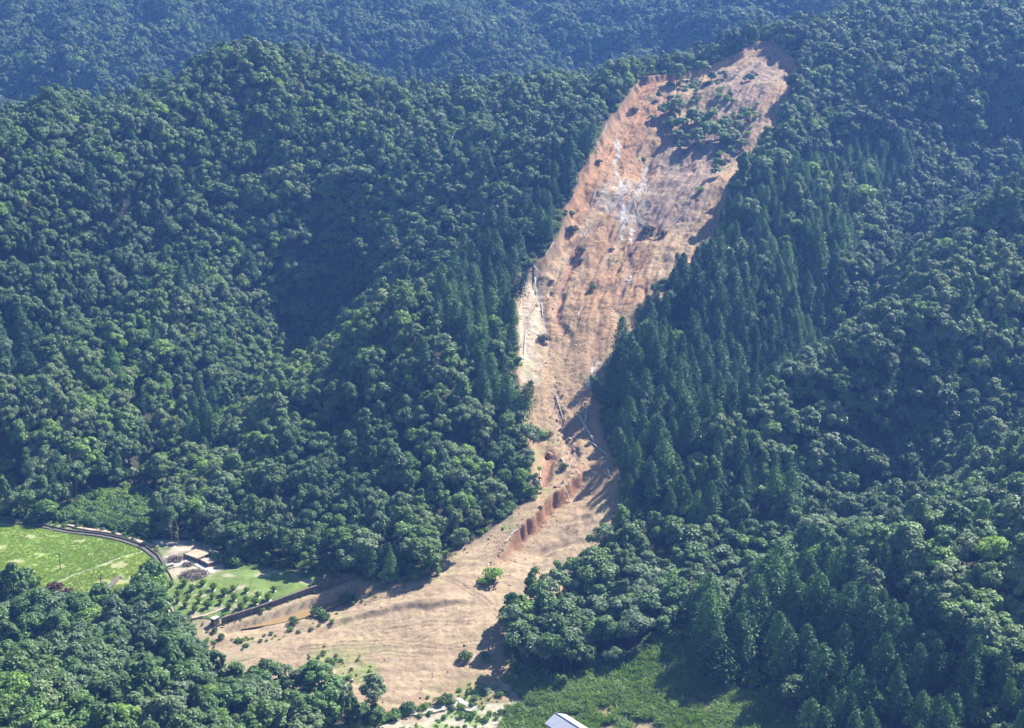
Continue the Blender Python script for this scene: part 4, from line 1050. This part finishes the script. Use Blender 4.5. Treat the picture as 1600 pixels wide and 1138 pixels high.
# boulders
def rock_mesh(seed, mat):
    bm = bmesh.new(); bmesh.ops.create_icosphere(bm, subdivisions=2, radius=1.0); rng = np.random.default_rng(seed)
    pl = [(rng.normal(size=3), rng.uniform(.55, .85)) for _ in range(7)]
    for v in bm.verts:
        c = np.array(v.co)
        for nn, dd_ in pl:
            nn = nn / np.linalg.norm(nn); e = c @ nn
            if e > dd_: c = c - nn * (e - dd_)
        v.co = c * (1, .85, .7)
    me = bpy.data.meshes.new('rock'); bm.to_mesh(me); bm.free(); me.materials.append(mat); return me
ROCKS = [rock_mesh(1, M['boulder']), rock_mesh(2, M['boulder_red']), rock_mesh(3, M['boulder_white']), rock_mesh(4, M['boulder'])]
for u, v, s, k, lb in [
 (985,424,1.5,1,'dark red boulder in the gully above the plantation tip'), (858,742,2.0,1,'large red brown boulder at the left of the neck'),
 (843,757,1.2,1,'red brown boulder below the large one at the neck'), (958,618,.9,2,'white boulder beside the plantation at the chute'),
 (850,568,1.0,3,'brown boulder in the pale chute'), (853,600,.7,3,'small brown boulder low in the pale chute'), (983,462,1.0,2,'white rock block beside the plantation tip'),
 (885,700,.9,3,'brown block in the rubble channel, uppermost'), (890,720,1.0,3,'brown block in the middle of the rubble channel'), (896,738,.9,1,'reddish block low in the rubble channel'),
 (838,505,1.0,3,'grey brown boulder in the left gully'), (868,800,1.1,1,'red block at the foot of the eroded bank'), (845,822,.9,1,'red block halfway along the eroded bank foot')]:
    o = obj('boulder', ROCKS[k], None, tuple(spot(u, v, s * .15)), (random.uniform(-.4, .4), random.uniform(-.4, .4), random.uniform(0, 6)), (s, s, s))
    tag(o, lb, 'boulder', 'boulders on the landslide')

# ------------------------------------------------------------------ orchard
V, F = blades(5, 150, .42, 2.3, .09, .62); OC = mesh_np('orchard_crown', V, F, [M['grass']])
rng = np.random.default_rng(9); C_ = unit(rng, 420) * (.95, .95, .75) * rng.uniform(.5, 1.05, (420, 1)) + (0, 0, 1.6)
V, F = leaves(C_, unit(rng, 420) + (0, 0, .5), .16 * rng.uniform(.6, 1.3, 420), rng); OC2 = mesh_np('orchard_leaves', V, F, [M['weed']])
mb = MB(); mb.tube([(0, 0, -.2), (0, 0, .5)], [.09, .08], 6, False)
for k in range(6): mb.tube([(0, 0, .45), (math.cos(k * 1.05) * .45, math.sin(k * 1.05) * .45, 1.2), (math.cos(k * 1.05) * .8, math.sin(k * 1.05) * .8, 2.1)], [.06, .045, .02], 4, False)
OT = mb.mesh('orchard_trunk', M['bark'])
a_ = np.linspace(0, 6.283, 13)[:-1]; rr_ = 1.15 + .2 * np.sin(a_ * 3)
OM = mesh_np('mulch', np.concatenate([np.stack([np.cos(a_) * rr_, np.sin(a_) * rr_, -.06 + 0 * a_], 1), [(0, 0, .14)]]), np.array([(k, (k + 1) % 12, 12) for k in range(12)]), [M['gravel']], True)
ROWS = [[(268,919),(289,918),(318,917)], [(300,926),(334,924),(351,932)], [(278,934),(295,939),(314,933),(332,938),(364,926)], [(278,944),(311,944),(345,946),(366,940)], [(290,951),(304,958),(324,952),(358,954)],
        [(385,928),(403,936),(419,941),(428,926)], [(384,944),(399,948),(376,954)]]
RN = ['top', 'second', 'third', 'fourth', 'lowest', 'upper right', 'lower right']
NO = ['first', 'second', 'third', 'fourth', 'fifth']
for ri, row in enumerate(ROWS):
    for ci, (u, v) in enumerate(sorted(row)):
        s = random.uniform(.7, 1.05); p = spot(u, v, .28)
        r = thing('orchard_tree', 'small vase shaped orchard tree, %s from left in the %s row' % (NO[ci], RN[ri]), 'tree', tuple(p), random.uniform(0, 6), 'young trees of the orchard', (s, s, s))
        obj('trunk', OT, r); obj('crown', OC, r); obj('leaves', OC2, r); obj('mulch_ring', OM, r)

# ------------------------------------------------------------------ channel, walls, paths, yard
CH = drape([(-40,808),(0,815),(60,823),(105,833),(150,838),(190,846),(225,858),(243,872),(252,886),(262,902),(267,912)], .3, 4)
t = thing('drainage_channel', 'dark concrete drainage channel curving along the far edge of the field', 'channel', tuple(CH[0]))
for w, nm in ((.8, 'far_wall'), (-.8, 'near_wall')):
    P = offset(CH, w) - CH[0]; obj(nm, wall_along(P, .28, 1.2, .4 if w > 0 else .08).mesh('channel_wall', M['channel']), t)
mb = MB(); mb.strip(offset(CH, .7) - CH[0] + (0, 0, -.02), offset(CH, -.7) - CH[0] + (0, 0, -.02)); obj('bed', mb.mesh('channel_bed', M['channel']), t)
GU = drape([(254,915),(250,928),(255,940),(264,950),(270,962)], .35, 4)
t = thing('orchard_gutter', 'curved narrow concrete gutter along the left edge of the orchard', 'gutter', tuple(GU[0]))
obj('kerb', wall_along(offset(GU, .45) - GU[0], .25, .6, .25).mesh('gutter_kerb', M['concrete']), t); obj('bank', wall_along(offset(GU, -.6) - GU[0], .5, .6, .1).mesh('gutter_bank', M['dirt']), t)
def ribbon(name, pts, w, mat, dz, sub=4, jitter=.12):
    P = drape(pts, dz, sub); n_ = len(P); rng = np.random.default_rng(len(pts)); mb = MB()
    L, Rr = offset(P, w / 2 ), offset(P, -w / 2); L[:, :2] += rng.normal(size=(n_, 2)) * jitter; Rr[:, :2] += rng.normal(size=(n_, 2)) * jitter
    L[:, 2] = np.maximum(top_z(L[:, 0], L[:, 1]) + dz, P[:, 2] - .1); Rr[:, 2] = np.maximum(top_z(Rr[:, 0], Rr[:, 1]) + dz, P[:, 2] - .1)
    mb.strip(L, P); mb.strip(P, Rr); mb.strip(L - (0, 0, .5), L); mb.strip(Rr, Rr - (0, 0, .5))
    return tag(obj(name, mb.mesh(name, mat, False)), kind='structure')
ribbon('concrete_path', [(262,889),(280,885),(295,879),(308,884),(322,891),(336,897)], 2.0, M['concrete'], .36)
ribbon('orchard_footpath', [(300,968),(320,965),(335,960),(350,953)], .8, M['dirt'], .45)
ribbon('wall_top_path', [(350,979),(372,970),(408,959),(440,946),(480,931),(515,918),(548,906)], 1.5, M['dirt'], .50)
ribbon('field_ramp', [(166,925),(174,917),(181,909),(186,903)], 1.6, M['concrete_old'], .40)
ribbon('gravel_track', [(640,1120),(680,1112),(700,1105),(722,1107),(745,1111)], 3.0, M['gravel'], .30, jitter=.25)
ribbon('concrete_slab_track', [(714,1098),(728,1104),(742,1111)], 1.7, M['concrete'], .42)
ribbon('hill_foot_track', [(105,822),(130,828),(160,832),(190,838),(215,847),(240,856)], 1.2, M['dirt'], .34)
# foot bridge across the channel
a, b = spot(256, 889, .75), spot(268, 886.5, .75)
t = thing('foot_bridge', 'pale concrete slab bridge over the dark channel', 'bridge', tuple((a + b) / 2), math.atan2(b[1] - a[1], b[0] - a[0]))
mb = MB(); mb.box((0, 0, 0), (4.2, 1.5, .22)); dk = obj('deck', mb.mesh('bridge_deck', M['concrete']), t)
for s in (-1, 1):
    mb = MB(); mb.box((0, s * .68, .17), (4.2, .14, .12)); obj('kerb', mb.mesh('bridge_kerb', M['concrete']), dk)
# concrete bays beside the path
def bay(u1, v1, u2, v2, depth, h, lb):
    a, b = spot(u1, v1), spot(u2, v2); z = min(a[2], b[2]); L = math.hypot(b[0] - a[0], b[1] - a[1])
    t = thing('concrete_bay', lb, 'concrete bay', (a[0], a[1], z), math.atan2(b[1] - a[1], b[0] - a[0]), 'concrete bays beside the path')
    for nm, c, d in (('front_wall', (L / 2, 0, h / 2 - .3), (L, .3, h + .6)), ('rear_wall', (L / 2, depth, h / 2 - .3), (L, .3, h + .6)), ('side_wall', (.15, depth / 2, h / 2 - .303), (.3, depth - .3, h + .594)), ('side_wall', (L - .15, depth / 2, h / 2 - .303), (.3, depth - .3, h + .594))):
        mb = MB(); mb.box(c, d); obj(nm, mb.mesh('bay_wall', M['concrete_old']), t)
    mb = MB(); mb.box((L / 2, depth / 2, h / 2 - .35), (L - .6, depth - .3, h + .5)); obj('earth_fill', mb.mesh('bay_fill', M['dirt']), t)
bay(287,872,310,882,5.5,1.7,'larger concrete bay filled with pale earth beside the path')
bay(312,881,326,889,4.0,1.5,'smaller concrete bay filled with pale earth at the path corner')
p = spot(329, 868); t = thing('valve_post', 'pale concrete post with a pipe behind the bays', 'post', tuple(p))
mb = MB(); mb.box((0, 0, .6), (.5, .5, 1.6)); obj('post', mb.mesh('valve_post', M['concrete']), t)
mb = MB(); mb.tube([(0, 0, 1.4), (0, 0, 2.0), (.3, 0, 2.1)], .08, 6); obj('pipe', mb.mesh('valve_pipe', M['concrete']), t)
# retaining wall above the pond
WL = np.array(gpoly([(347,985),(408,964.5),(480,938),(551,911.5)])); t_ = np.linspace(0, 3, 13)
WX = np.interp(t_, range(4), WL[:, 0]); WY = np.interp(t_, range(4), WL[:, 1]); ztop = np.interp(t_, [0, 3], [200 - 190.6, 200 - 187.8]) + .75
t = thing('retaining_wall', 'long stained concrete retaining wall between the orchard and the muddy pond', 'wall', (WX[0], WY[0], 6.0))
for k in range(12):
    ax, ay, bx, by = WX[k], WY[k], WX[k + 1], WY[k + 1]; L = math.hypot(bx - ax, by - ay); ex_, ey_ = (bx - ax) / L, (by - ay) / L
    def slab(gap, wd, zb, dz, up=0.0):
        m_ = MB(); P_ = []
        for (px_, py_, zt_) in ((ax + ex_ * gap, ay + ey_ * gap, ztop[k]), (bx - ex_ * gap, by - ey_ * gap, ztop[k + 1])):
            for s_ in (-wd / 2, wd / 2):
                for zz in ((zb if zb is not None else zt_ + dz), zt_ + dz + up): P_.append((px_ - ey_ * s_ - WX[0], py_ + ex_ * s_ - WY[0], zz))
        m_.add(P_, [(0, 1, 3, 2), (4, 6, 7, 5), (0, 4, 5, 1), (2, 3, 7, 6), (1, 5, 7, 3), (0, 2, 6, 4)]); return m_
    mb = slab(.03, .5, -1.0, -6.0); pn = obj('panel', mb.mesh('wall_panel', M['concrete_old']), t)
    mb = slab(.015, .72, None, -6.0, .18); obj('coping', mb.mesh('wall_coping', M['concrete_old']), pn)
# low block at the left end
p = spot(337, 982); t = thing('concrete_block', 'grey concrete block at the left end of the retaining wall', 'concrete block', tuple(p), .9)
mb = MB(); mb.box((0, 0, .7), (2.2, 1.6, 2.4), 0, .96); obj('body', mb.mesh('block_body', M['concrete_old']), t); mb = MB(); mb.box((0, 0, 1.98), (2.4, 1.8, .16)); obj('cap', mb.mesh('block_cap', M['concrete']), t)
# muddy water
mw, nt, b = new_mat('muddy_water'); b.inputs['Base Color'].default_value = (.26, .17, .08, 1); b.inputs['Roughness'].default_value = .12
bump(nt, b, noise(nt, 1.4, 3), .08, .05); M['muddy_water'] = mw
pp = np.array(gpoly([(372,986),(408,966),(480,939.5),(545,916),(552,938),(520,962),(480,980),(430,992),(380,998)])); cen = pp.mean(0)
n_ = len(pp); Vw = np.concatenate([np.c_[pp, np.full(n_, 6.82)], [[*cen, 6.82]]]); tag(obj('muddy_pond', mesh_np('muddy_pond', Vw, np.array([(k, (k + 1) % n_, n_) for k in range(n_)]), [mw])), kind='structure')
# brush piles
def brush_pile(u, v, rx, ry, h, nst, lb):
    p = spot(u, v, .3); rng = np.random.default_rng(int(u)); mb = MB()
    for k in range(nst):
        a = rng.uniform(0, 6.283); r = math.sqrt(rng.random()); c = np.array([math.cos(a) * r * rx, math.sin(a) * r * ry, h * (1 - r * r) * rng.uniform(.3, 1)])
        d = rng.normal(size=3) * (1, 1, .35); d /= np.linalg.norm(d); L = rng.uniform(.6, 1.5)
        mb.tube([c - d * L, c + rng.normal(size=3) * .1, c + d * L], [.07, .055, .03], 3, False)
    t = thing('brush_pile', lb, 'brush pile', tuple(p), .2, 'piles of cut branches'); o = obj('branches', mb.mesh('brush', M['brush']), t); o['kind'] = 'stuff'
    a = np.linspace(0, 6.283, 17)[:-1]; mo = np.concatenate([np.stack([np.cos(a) * rx * (1.05 - .85 * f), np.sin(a) * ry * (1.05 - .85 * f), np.full(16, -.3 + f * h * .8)], 1) for f in (0, .5, 1)])
    fq = [(r * 16 + k, r * 16 + (k + 1) % 16, r * 16 + 16 + (k + 1) % 16, r * 16 + 16 + k) for r in (0, 1) for k in range(16)]
    obj('litter_mound', mesh_np('mound', mo, np.array(fq), [M['brush']], True), t)
brush_pile(304, 902, 4.6, 3.4, 1.8, 420, 'large grey pile of cut branches above the orchard')
brush_pile(274, 877, 2.6, 2.0, 1.2, 200, 'smaller grey brush pile left of the concrete bays')
brush_pile(294, 885, 1.5, 1.0, .7, 90, 'lowest tiny brush heap beside the concrete path')
# utility pole
p = spot(95, 893); t = thing('utility_pole', 'dark wooden utility pole standing alone in the grass field', 'pole', tuple(p))
mb = MB(); mb.tube([(0, 0, -.5), (0, 0, 3), (0, 0, 6.0)], [.13, .12, .09], 8); obj('pole', mb.mesh('pole_shaft', M['bark'], True), t)
mb = MB(); mb.box((0, 0, 5.6), (1.1, .1, .12)); arm = obj('crossarm', mb.mesh('pole_arm', M['bark']), t)
for s in (-.45, .45):
    mb = MB(); mb.tube([(s, 0, 5.65), (s, 0, 5.9)], [.06, .04], 6); obj('insulator', mb.mesh('pole_insulator', M['concrete']), arm)
# bare trees
def bare_tree(p, h, seed, lb, mat, name='dead_tree', nb=14):
    rng = np.random.default_rng(seed); t = thing(name, lb, 'dead tree', tuple(p), 0); mb = MB()
    mb.tube([(0, 0, -.5), (rng.normal() * .2, rng.normal() * .2, h * .5), (rng.normal() * .3, rng.normal() * .3, h)], [.2, .13, .03], 6, False); obj('trunk', mb.mesh('dead_trunk', mat), t)
    mb = MB()
    for k in range(nb):
        z = h * rng.uniform(.25, .95); a = k * 2.4; L = h * .32 * (1.15 - z / h); e = np.array([math.cos(a) * L, math.sin(a) * L, z + L * .6])
        mb.tube([(0, 0, z), e * (.5, .5, 1) - (0, 0, L * .15), e], [.06, .045, .015], 4, False)
        for q_ in range(3):
            f = e + rng.normal(size=3) * .45 * L; mb.tube([e * (.6, .6, 1) - (0, 0, L * .1), f], [.03, .012], 3, False)
    obj('branches', mb.mesh('dead_branches', mat), t)
bare_tree(spot(1018, 960), 11, 3, 'bare whitish dead tree in the dark wood right of the meadow', M['dead_wood'])
bare_tree(spot(158, 912, .2), 2.6, 4, 'small bare leafless tree on the grass field', M['brush'], 'bare_sapling', 18)
bare_tree(spotY(1025, 132, 745), 6, 5, 'bare pale snag at the head scarp', M['dead_wood'], nb=5)
for u, v, h, lb in ((268,850,9,'thin pale trunk at the wood edge, left of two above the yard'), (279,852,11,'thin pale trunk at the wood edge, right of two above the yard'), (833,432,9,'bare standing trunk at the left rim of the scar'), (810,640,10,'bare brown trunk at the left edge of the lower chute')):
    bare_tree(spot(u, v), h, int(u), lb, M['bark_pale'], 'thin_bare_tree', 6)

# ------------------------------------------------------------------ shed at the bottom edge
def metal(name, c, rough=.45):
    m, nt, b = new_mat(name); f = noise(nt, 1.2, 5); nt.links.new(ramp(nt, f, [(.3, tuple(q * .85 for q in c)), (.7, c)]), b.inputs['Base Color']); b.inputs['Roughness'].default_value = rough; b.inputs['Metallic'].default_value = .15; return m
M['roof_metal'] = metal('roof_metal', (.50, .51, .58)); M['roof_trim'] = metal('roof_trim', (.16, .16, .22)); M['shed_wall'] = metal('shed_wall', (.30, .27, .32), .7)
e0 = np.array(ground_at(868, 1146)); zg = float(top_z(*e0)[0]); hw, Ls, hh, rise = 3.4, 10.0, 3.4, 1.7
r0 = np.array(atz(868, 1114, zg + hh + rise - CAM_Z)); az_ = math.atan2(-.80, .62)
t = thing('shed', 'shed with pale metal gable roof at the bottom edge of the picture', 'shed', (r0[0], r0[1], zg), az_)   # local x runs along the ridge, towards the viewer
mb = MB(); mb.box((Ls / 2, 0, hh / 2 - .2), (Ls - .8, 2 * hw - .8, hh + .4)); obj('walls', mb.mesh('shed_walls', M['shed_wall']), t)
mb = MB(); w = hw - .4
for x in (.4, Ls - .4): mb.add([(x, -w, hh), (x, w, hh), (x, 0, hh + rise * w / hw)], [(0, 1, 2)])
obj('gable', mb.mesh('shed_gable', M['shed_wall']), t)
npan = 10
for s, nm in ((-1, 'roof_sheet'), (1, 'roof_sheet')):
    for k in range(npan):
        x0, x1 = k * Ls / npan + .012, (k + 1) * Ls / npan - .012
        top = np.array([0, hh + rise]); ev = np.array([s * (hw + .35), hh - .15]); nn = np.array([s * rise, hw]) / math.hypot(rise, hw) * .06; mb = MB()
        q8 = [(x0, *top), (x1, *top), (x1, *ev), (x0, *ev)]; q8 += [(x, y + nn[0], z + nn[1]) for x, y, z in q8]
        mb.add(q8, [(0, 1, 2, 3), (7, 6, 5, 4), (0, 4, 5, 1), (1, 5, 6, 2), (2, 6, 7, 3), (3, 7, 4, 0)]); obj(nm, mb.mesh('roof_sheet', M['roof_metal']), t)
mb = MB(); mb.box((Ls / 2, 0, hh + rise + .09), (Ls + .1, .3, .1)); obj('ridge_cap', mb.mesh('ridge_cap', M['roof_trim']), t)
mb = MB(); mb.box((.36, -1.2, 1.0), (.06, 1.6, 2.0)); dr_ = obj('door', mb.mesh('shed_door', M['roof_trim']), t); mb = MB(); mb.box((.30, -.6, 1.0), (.08, .06, .2)); obj('handle', mb.mesh('door_handle', M['concrete']), dr_)

# ------------------------------------------------------------------ grass, reeds, weeds, undergrowth, loose debris (uncountable)
def coll_of(name, meshes):
    c = bpy.data.collections.new(name)
    for i, me in enumerate(meshes): c.objects.link(bpy.data.objects.new('%s_%02d' % (name, i), me))
    return c
def bl(seed, mat, **k):
    V, F = blades(seed, **k); return mesh_np('blades', V, F, [mat])
def jit(bbox, s):
    X, Y = np.meshgrid(np.arange(bbox[0], bbox[2], s), np.arange(bbox[1], bbox[3], s)); X = X + RNG.uniform(-.5, .5, X.shape) * s; Y = Y + RNG.uniform(-.5, .5, Y.shape) * s
    return X.ravel(), Y.ravel()
def strew(name, coll, nk, x, y, smin, smax, label, cat, flat=None, sink=0.0, kinds=None, tilt=.08):
    m = len(x); s = RNG.uniform(smin, smax, m)
    T = np.stack([RNG.normal(size=m) * tilt, RNG.normal(size=m) * tilt, RNG.uniform(0, 6.283, m)], 1)
    S = np.stack([s, s, s * (flat if flat is not None else RNG.uniform(.8, 1.2, m))], 1)
    scatter(name, coll, np.stack([x, y, top_z(x, y) - sink], 1), RNG.integers(0, nk, m) if kinds is None else kinds, T, S, kind='stuff', label=label, cat=cat)
reeds = coll_of('reed_kind', [bl(20 + i, M['reed'], n=60, spread=.95, h=1.7, w=.11, lean=.8) for i in range(4)] + [bl(26, M['weed'], n=60, spread=.9, h=1.5, w=.10, lean=.6)])
x, y = jit(bb(MEADOW), 1.05); sdm = poly_sd(x, y, MEADOW)
gxy = np.array(ground_at(690, 1110)); gd = np.hypot((x - gxy[0]) / 1.5, y - gxy[1]) + 6 * fbm(x / 6, y / 6, 3)
shx, shy = r0[0], r0[1]; shd = np.hypot(x - shx - 3 * math.cos(az_), y - shy - 4 * math.sin(az_))
k = (sdm < 2) & (gd > 15) & (fbm(x / 9 + 2, y / 3.5, 4) < .36) & (shd > 6.5) & (y > 285)
kk = np.where(fbm(x[k] / 12, y[k] / 12, 3) > .25, 4, RNG.integers(0, 4, k.sum()))
strew('reed_bed', reeds, 5, x[k], y[k], .7, 1.25, 'dense green reeds covering the valley meadow', 'reeds', kinds=kk)
grass = coll_of('grass_kind', [bl(30 + i, M['grass'], n=30, spread=.6, h=.30, w=.06, lean=1.2) for i in range(3)])
x, y = jit(bb(FIELD), .8); k = (poly_sd(x, y, FIELD) < -.3) & (fbm(x / 7 + 20, y / 4, 4) < .38); d, tt, side = line_d(x, y, PATHL); k &= d > .5
strew('field_grass', grass, 3, x[k], y[k], .7, 1.4, 'bright short grass of the field', 'grass')
x, y = jit(bb(ORCH), 1.0); k = (poly_sd(x, y, ORCH) < -.4); a = ground_at(300, 880); k &= np.hypot(x - a[0], y - a[1]) > 11
strew('orchard_grass', grass, 3, x[k], y[k], .5, .9, 'mown grass between the orchard trees', 'grass')
weeds = coll_of('weed_kind', [bl(40 + i, M['weed'], n=50, spread=.7, h=.9, w=.08, lean=.8) for i in range(3)] + [shr[3], shr[2]])
x, y = jit(bb(SLIDE), 1.5); sdl = slide_sd_fn(x, y)
k = (sdl < 4) & (y < 470) & (RNG.random(len(x)) < np.clip(sstep(.05, .45, fbm(x / 11 + 3, y / 9, 4)) * (1 - sstep(340, 368, y + .25 * x)) * .9 + (1 - sstep(-2, 4, -sdl)) * .35, 0, 1))
x2, y2 = jit(bb(MEADOW), 1.6); g2 = np.hypot((x2 - gxy[0]) / 1.5, y2 - gxy[1]) + 6 * fbm(x2 / 6, y2 / 6, 3); k2 = (poly_sd(x2, y2, MEADOW) < 1) & (g2 < 17) & (fbm(x2 / 5 + 2, y2 / 3, 4) > .02) & (y2 > 285)
x3, y3 = jit(bb(VALLEY), 1.8); k3 = (poly_sd(x3, y3, VALLEY) < 0) & (poly_sd(x3, y3, FIELD) > .5) & (poly_sd(x3, y3, ORCH) > .5) & (poly_sd(x3, y3, POOL) > 1) & (poly_sd(x3, y3, YARD) > .5) & (slide_sd_fn(x3, y3) > 2); d, tt, side = line_d(x3, y3, CH[:, :2]); k3 &= (d > 1.3) | (d < 1.1) & (d > .55) & (RNG.random(len(x3)) < .5)
k3 &= RNG.random(len(x3)) < .6
xx = np.concatenate([x[k], x2[k2], x3[k3]]); yy = np.concatenate([y[k], y2[k2], y3[k3]])
strew('weeds', weeds, 5, xx, yy, .25, .75, 'low weeds along the edges of the debris fan and paths', 'weeds')
under = coll_of('undergrowth_kind', [shr[1], shr[2], shr[2], shr[3], shr[5]])
x, y = jit(bb(SLIDE, 8), 1.9); sdl = slide_sd_fn(x, y); e = np.minimum(poly_sd(x, y, VALLEY), poly_sd(x, y, MEADOW))
k = (sdl > .6) & (sdl < 6) & (e > 0) & (RNG.random(len(x)) < .6)
pX, pY = jit(bb(THICK + LEFTM), 1.7); kt = (np.minimum(poly_sd(pX, pY, THICK), poly_sd(pX, pY, LEFTM)) < 1) & (poly_sd(pX, pY, VALLEY) > -1) & (RNG.random(len(pX)) < .85)
eX, eY = jit(bb(OPEN + MEADOW, 8), 2.0); em = np.minimum(poly_sd(eX, eY, VALLEY), poly_sd(eX, eY, MEADOW)); ke = (em > .3) & (em < 5) & (slide_sd_fn(eX, eY) > .5) & (RNG.random(len(eX)) < .55) & (eY > 285)
ISLP = gpoly([(1036,160),(1060,150),(1110,160),(1150,180),(1150,215),(1095,222),(1050,205)]); MARG = gpoly([(1130,225),(1165,190),(1185,190),(1170,235),(1125,290),(1112,290)]); SCRP = gpoly([(1050,128,756),(1105,112,766),(1125,130,748),(1060,140,742)])
iX, iY = jit(bb(ISLP + MARG + SCRP), 1.8); ki = (poly_sd(iX, iY, ISLP) < 0) & (RNG.random(len(iX)) < .12) | (poly_sd(iX, iY, MARG) < 0) & (RNG.random(len(iX)) < .2) | (poly_sd(iX, iY, SCRP) < 0) & (RNG.random(len(iX)) < .03)
xx = np.concatenate([x[k], pX[kt], eX[ke], iX[ki]]); yy = np.concatenate([y[k], pY[kt], eY[ke], iY[ki]])
strew('undergrowth', under, 5, xx, yy, .6, 1.35, 'green thicket and undergrowth at the edges of the woods', 'undergrowth')
kx = RNG.random(len(UND)) < 1.0
scatter('understorey', coll_of('understorey_kind', [shr[1], shr[2], shr[1], shr[2]]), UND[kx], RNG.integers(0, 4, kx.sum()), np.stack([np.zeros(kx.sum()), np.zeros(kx.sum()), RNG.uniform(0, 6.283, kx.sum())], 1),
        np.repeat(RNG.uniform(1.3, 2.6, kx.sum())[:, None], 3, 1), kind='stuff', label='dark understorey bushes filling the gaps of the woods', cat='undergrowth')
# loose stones, clods and splintered wood
def twig(seed):
    rng = np.random.default_rng(seed); mb = MB()
    for k in range(5):
        c = rng.normal(size=3) * (.6, .6, .1); d = rng.normal(size=3) * (1, 1, .2); d /= np.linalg.norm(d); mb.tube([c - d, c + d], [.06, .03], 3, False)
    return mb.mesh('twigs', M['dead_wood' if seed % 2 else 'brush'])
deb = coll_of('debris_kind', [ROCKS[0], ROCKS[1], ROCKS[3], ROCKS[2], twig(1), twig(2)])
x, y = jit(bb(SLIDE), 1.3); sdl = slide_sd_fn(x, y); pr = np.where(y > 470, .12, .045) + .10 * sstep(.2, .5, fbm(x / 9, y / 9, 3)) * (y > 440)
for L, w, a in ((L_rub, 3.5, .9), (L_cut, 5, .45), (L_mid, 2.5, .35), (L_r, 2.5, .4), (L_left, 3, .35)):
    d, tt, side = line_d(x, y, L); pr = pr + a * np.exp(-(d / w) ** 2)
k = (sdl < -1) & (RNG.random(len(x)) < pr)
kd = RNG.choice(6, k.sum(), p=[.30, .24, .2, .04, .1, .12])
strew('landslide_debris', deb, 6, x[k], y[k], .12, .55, 'loose stones, clods and splintered wood strewn over the landslide', 'debris', kinds=kd, tilt=.5, flat=.5)

# ------------------------------------------------------------------ haze
hz = bpy.data.materials.new('haze'); hz.use_nodes = True
for nd in list(hz.node_tree.nodes):
    if nd.type == 'BSDF_PRINCIPLED': hz.node_tree.nodes.remove(nd)
pv = hz.node_tree.nodes.new('ShaderNodeVolumePrincipled')
pv.inputs['Color'].default_value = (0.17, 0.38, 1.0, 1); pv.inputs['Density'].default_value = 0.0002; pv.inputs['Density Attribute'].default_value = ''; pv.inputs['Anisotropy'].default_value = 0.25
hz.node_tree.links.new(pv.outputs[0], hz.node_tree.nodes['Material Output'].inputs['Volume'])
hz.cycles.homogeneous_volume = True
mb = MB(); mb.box((0, 700, 128), (1120, 1560, 270)); tag(obj('haze', mb.mesh('haze', hz)), label='pale blue summer haze filling the valley', cat='haze', kind='stuff')
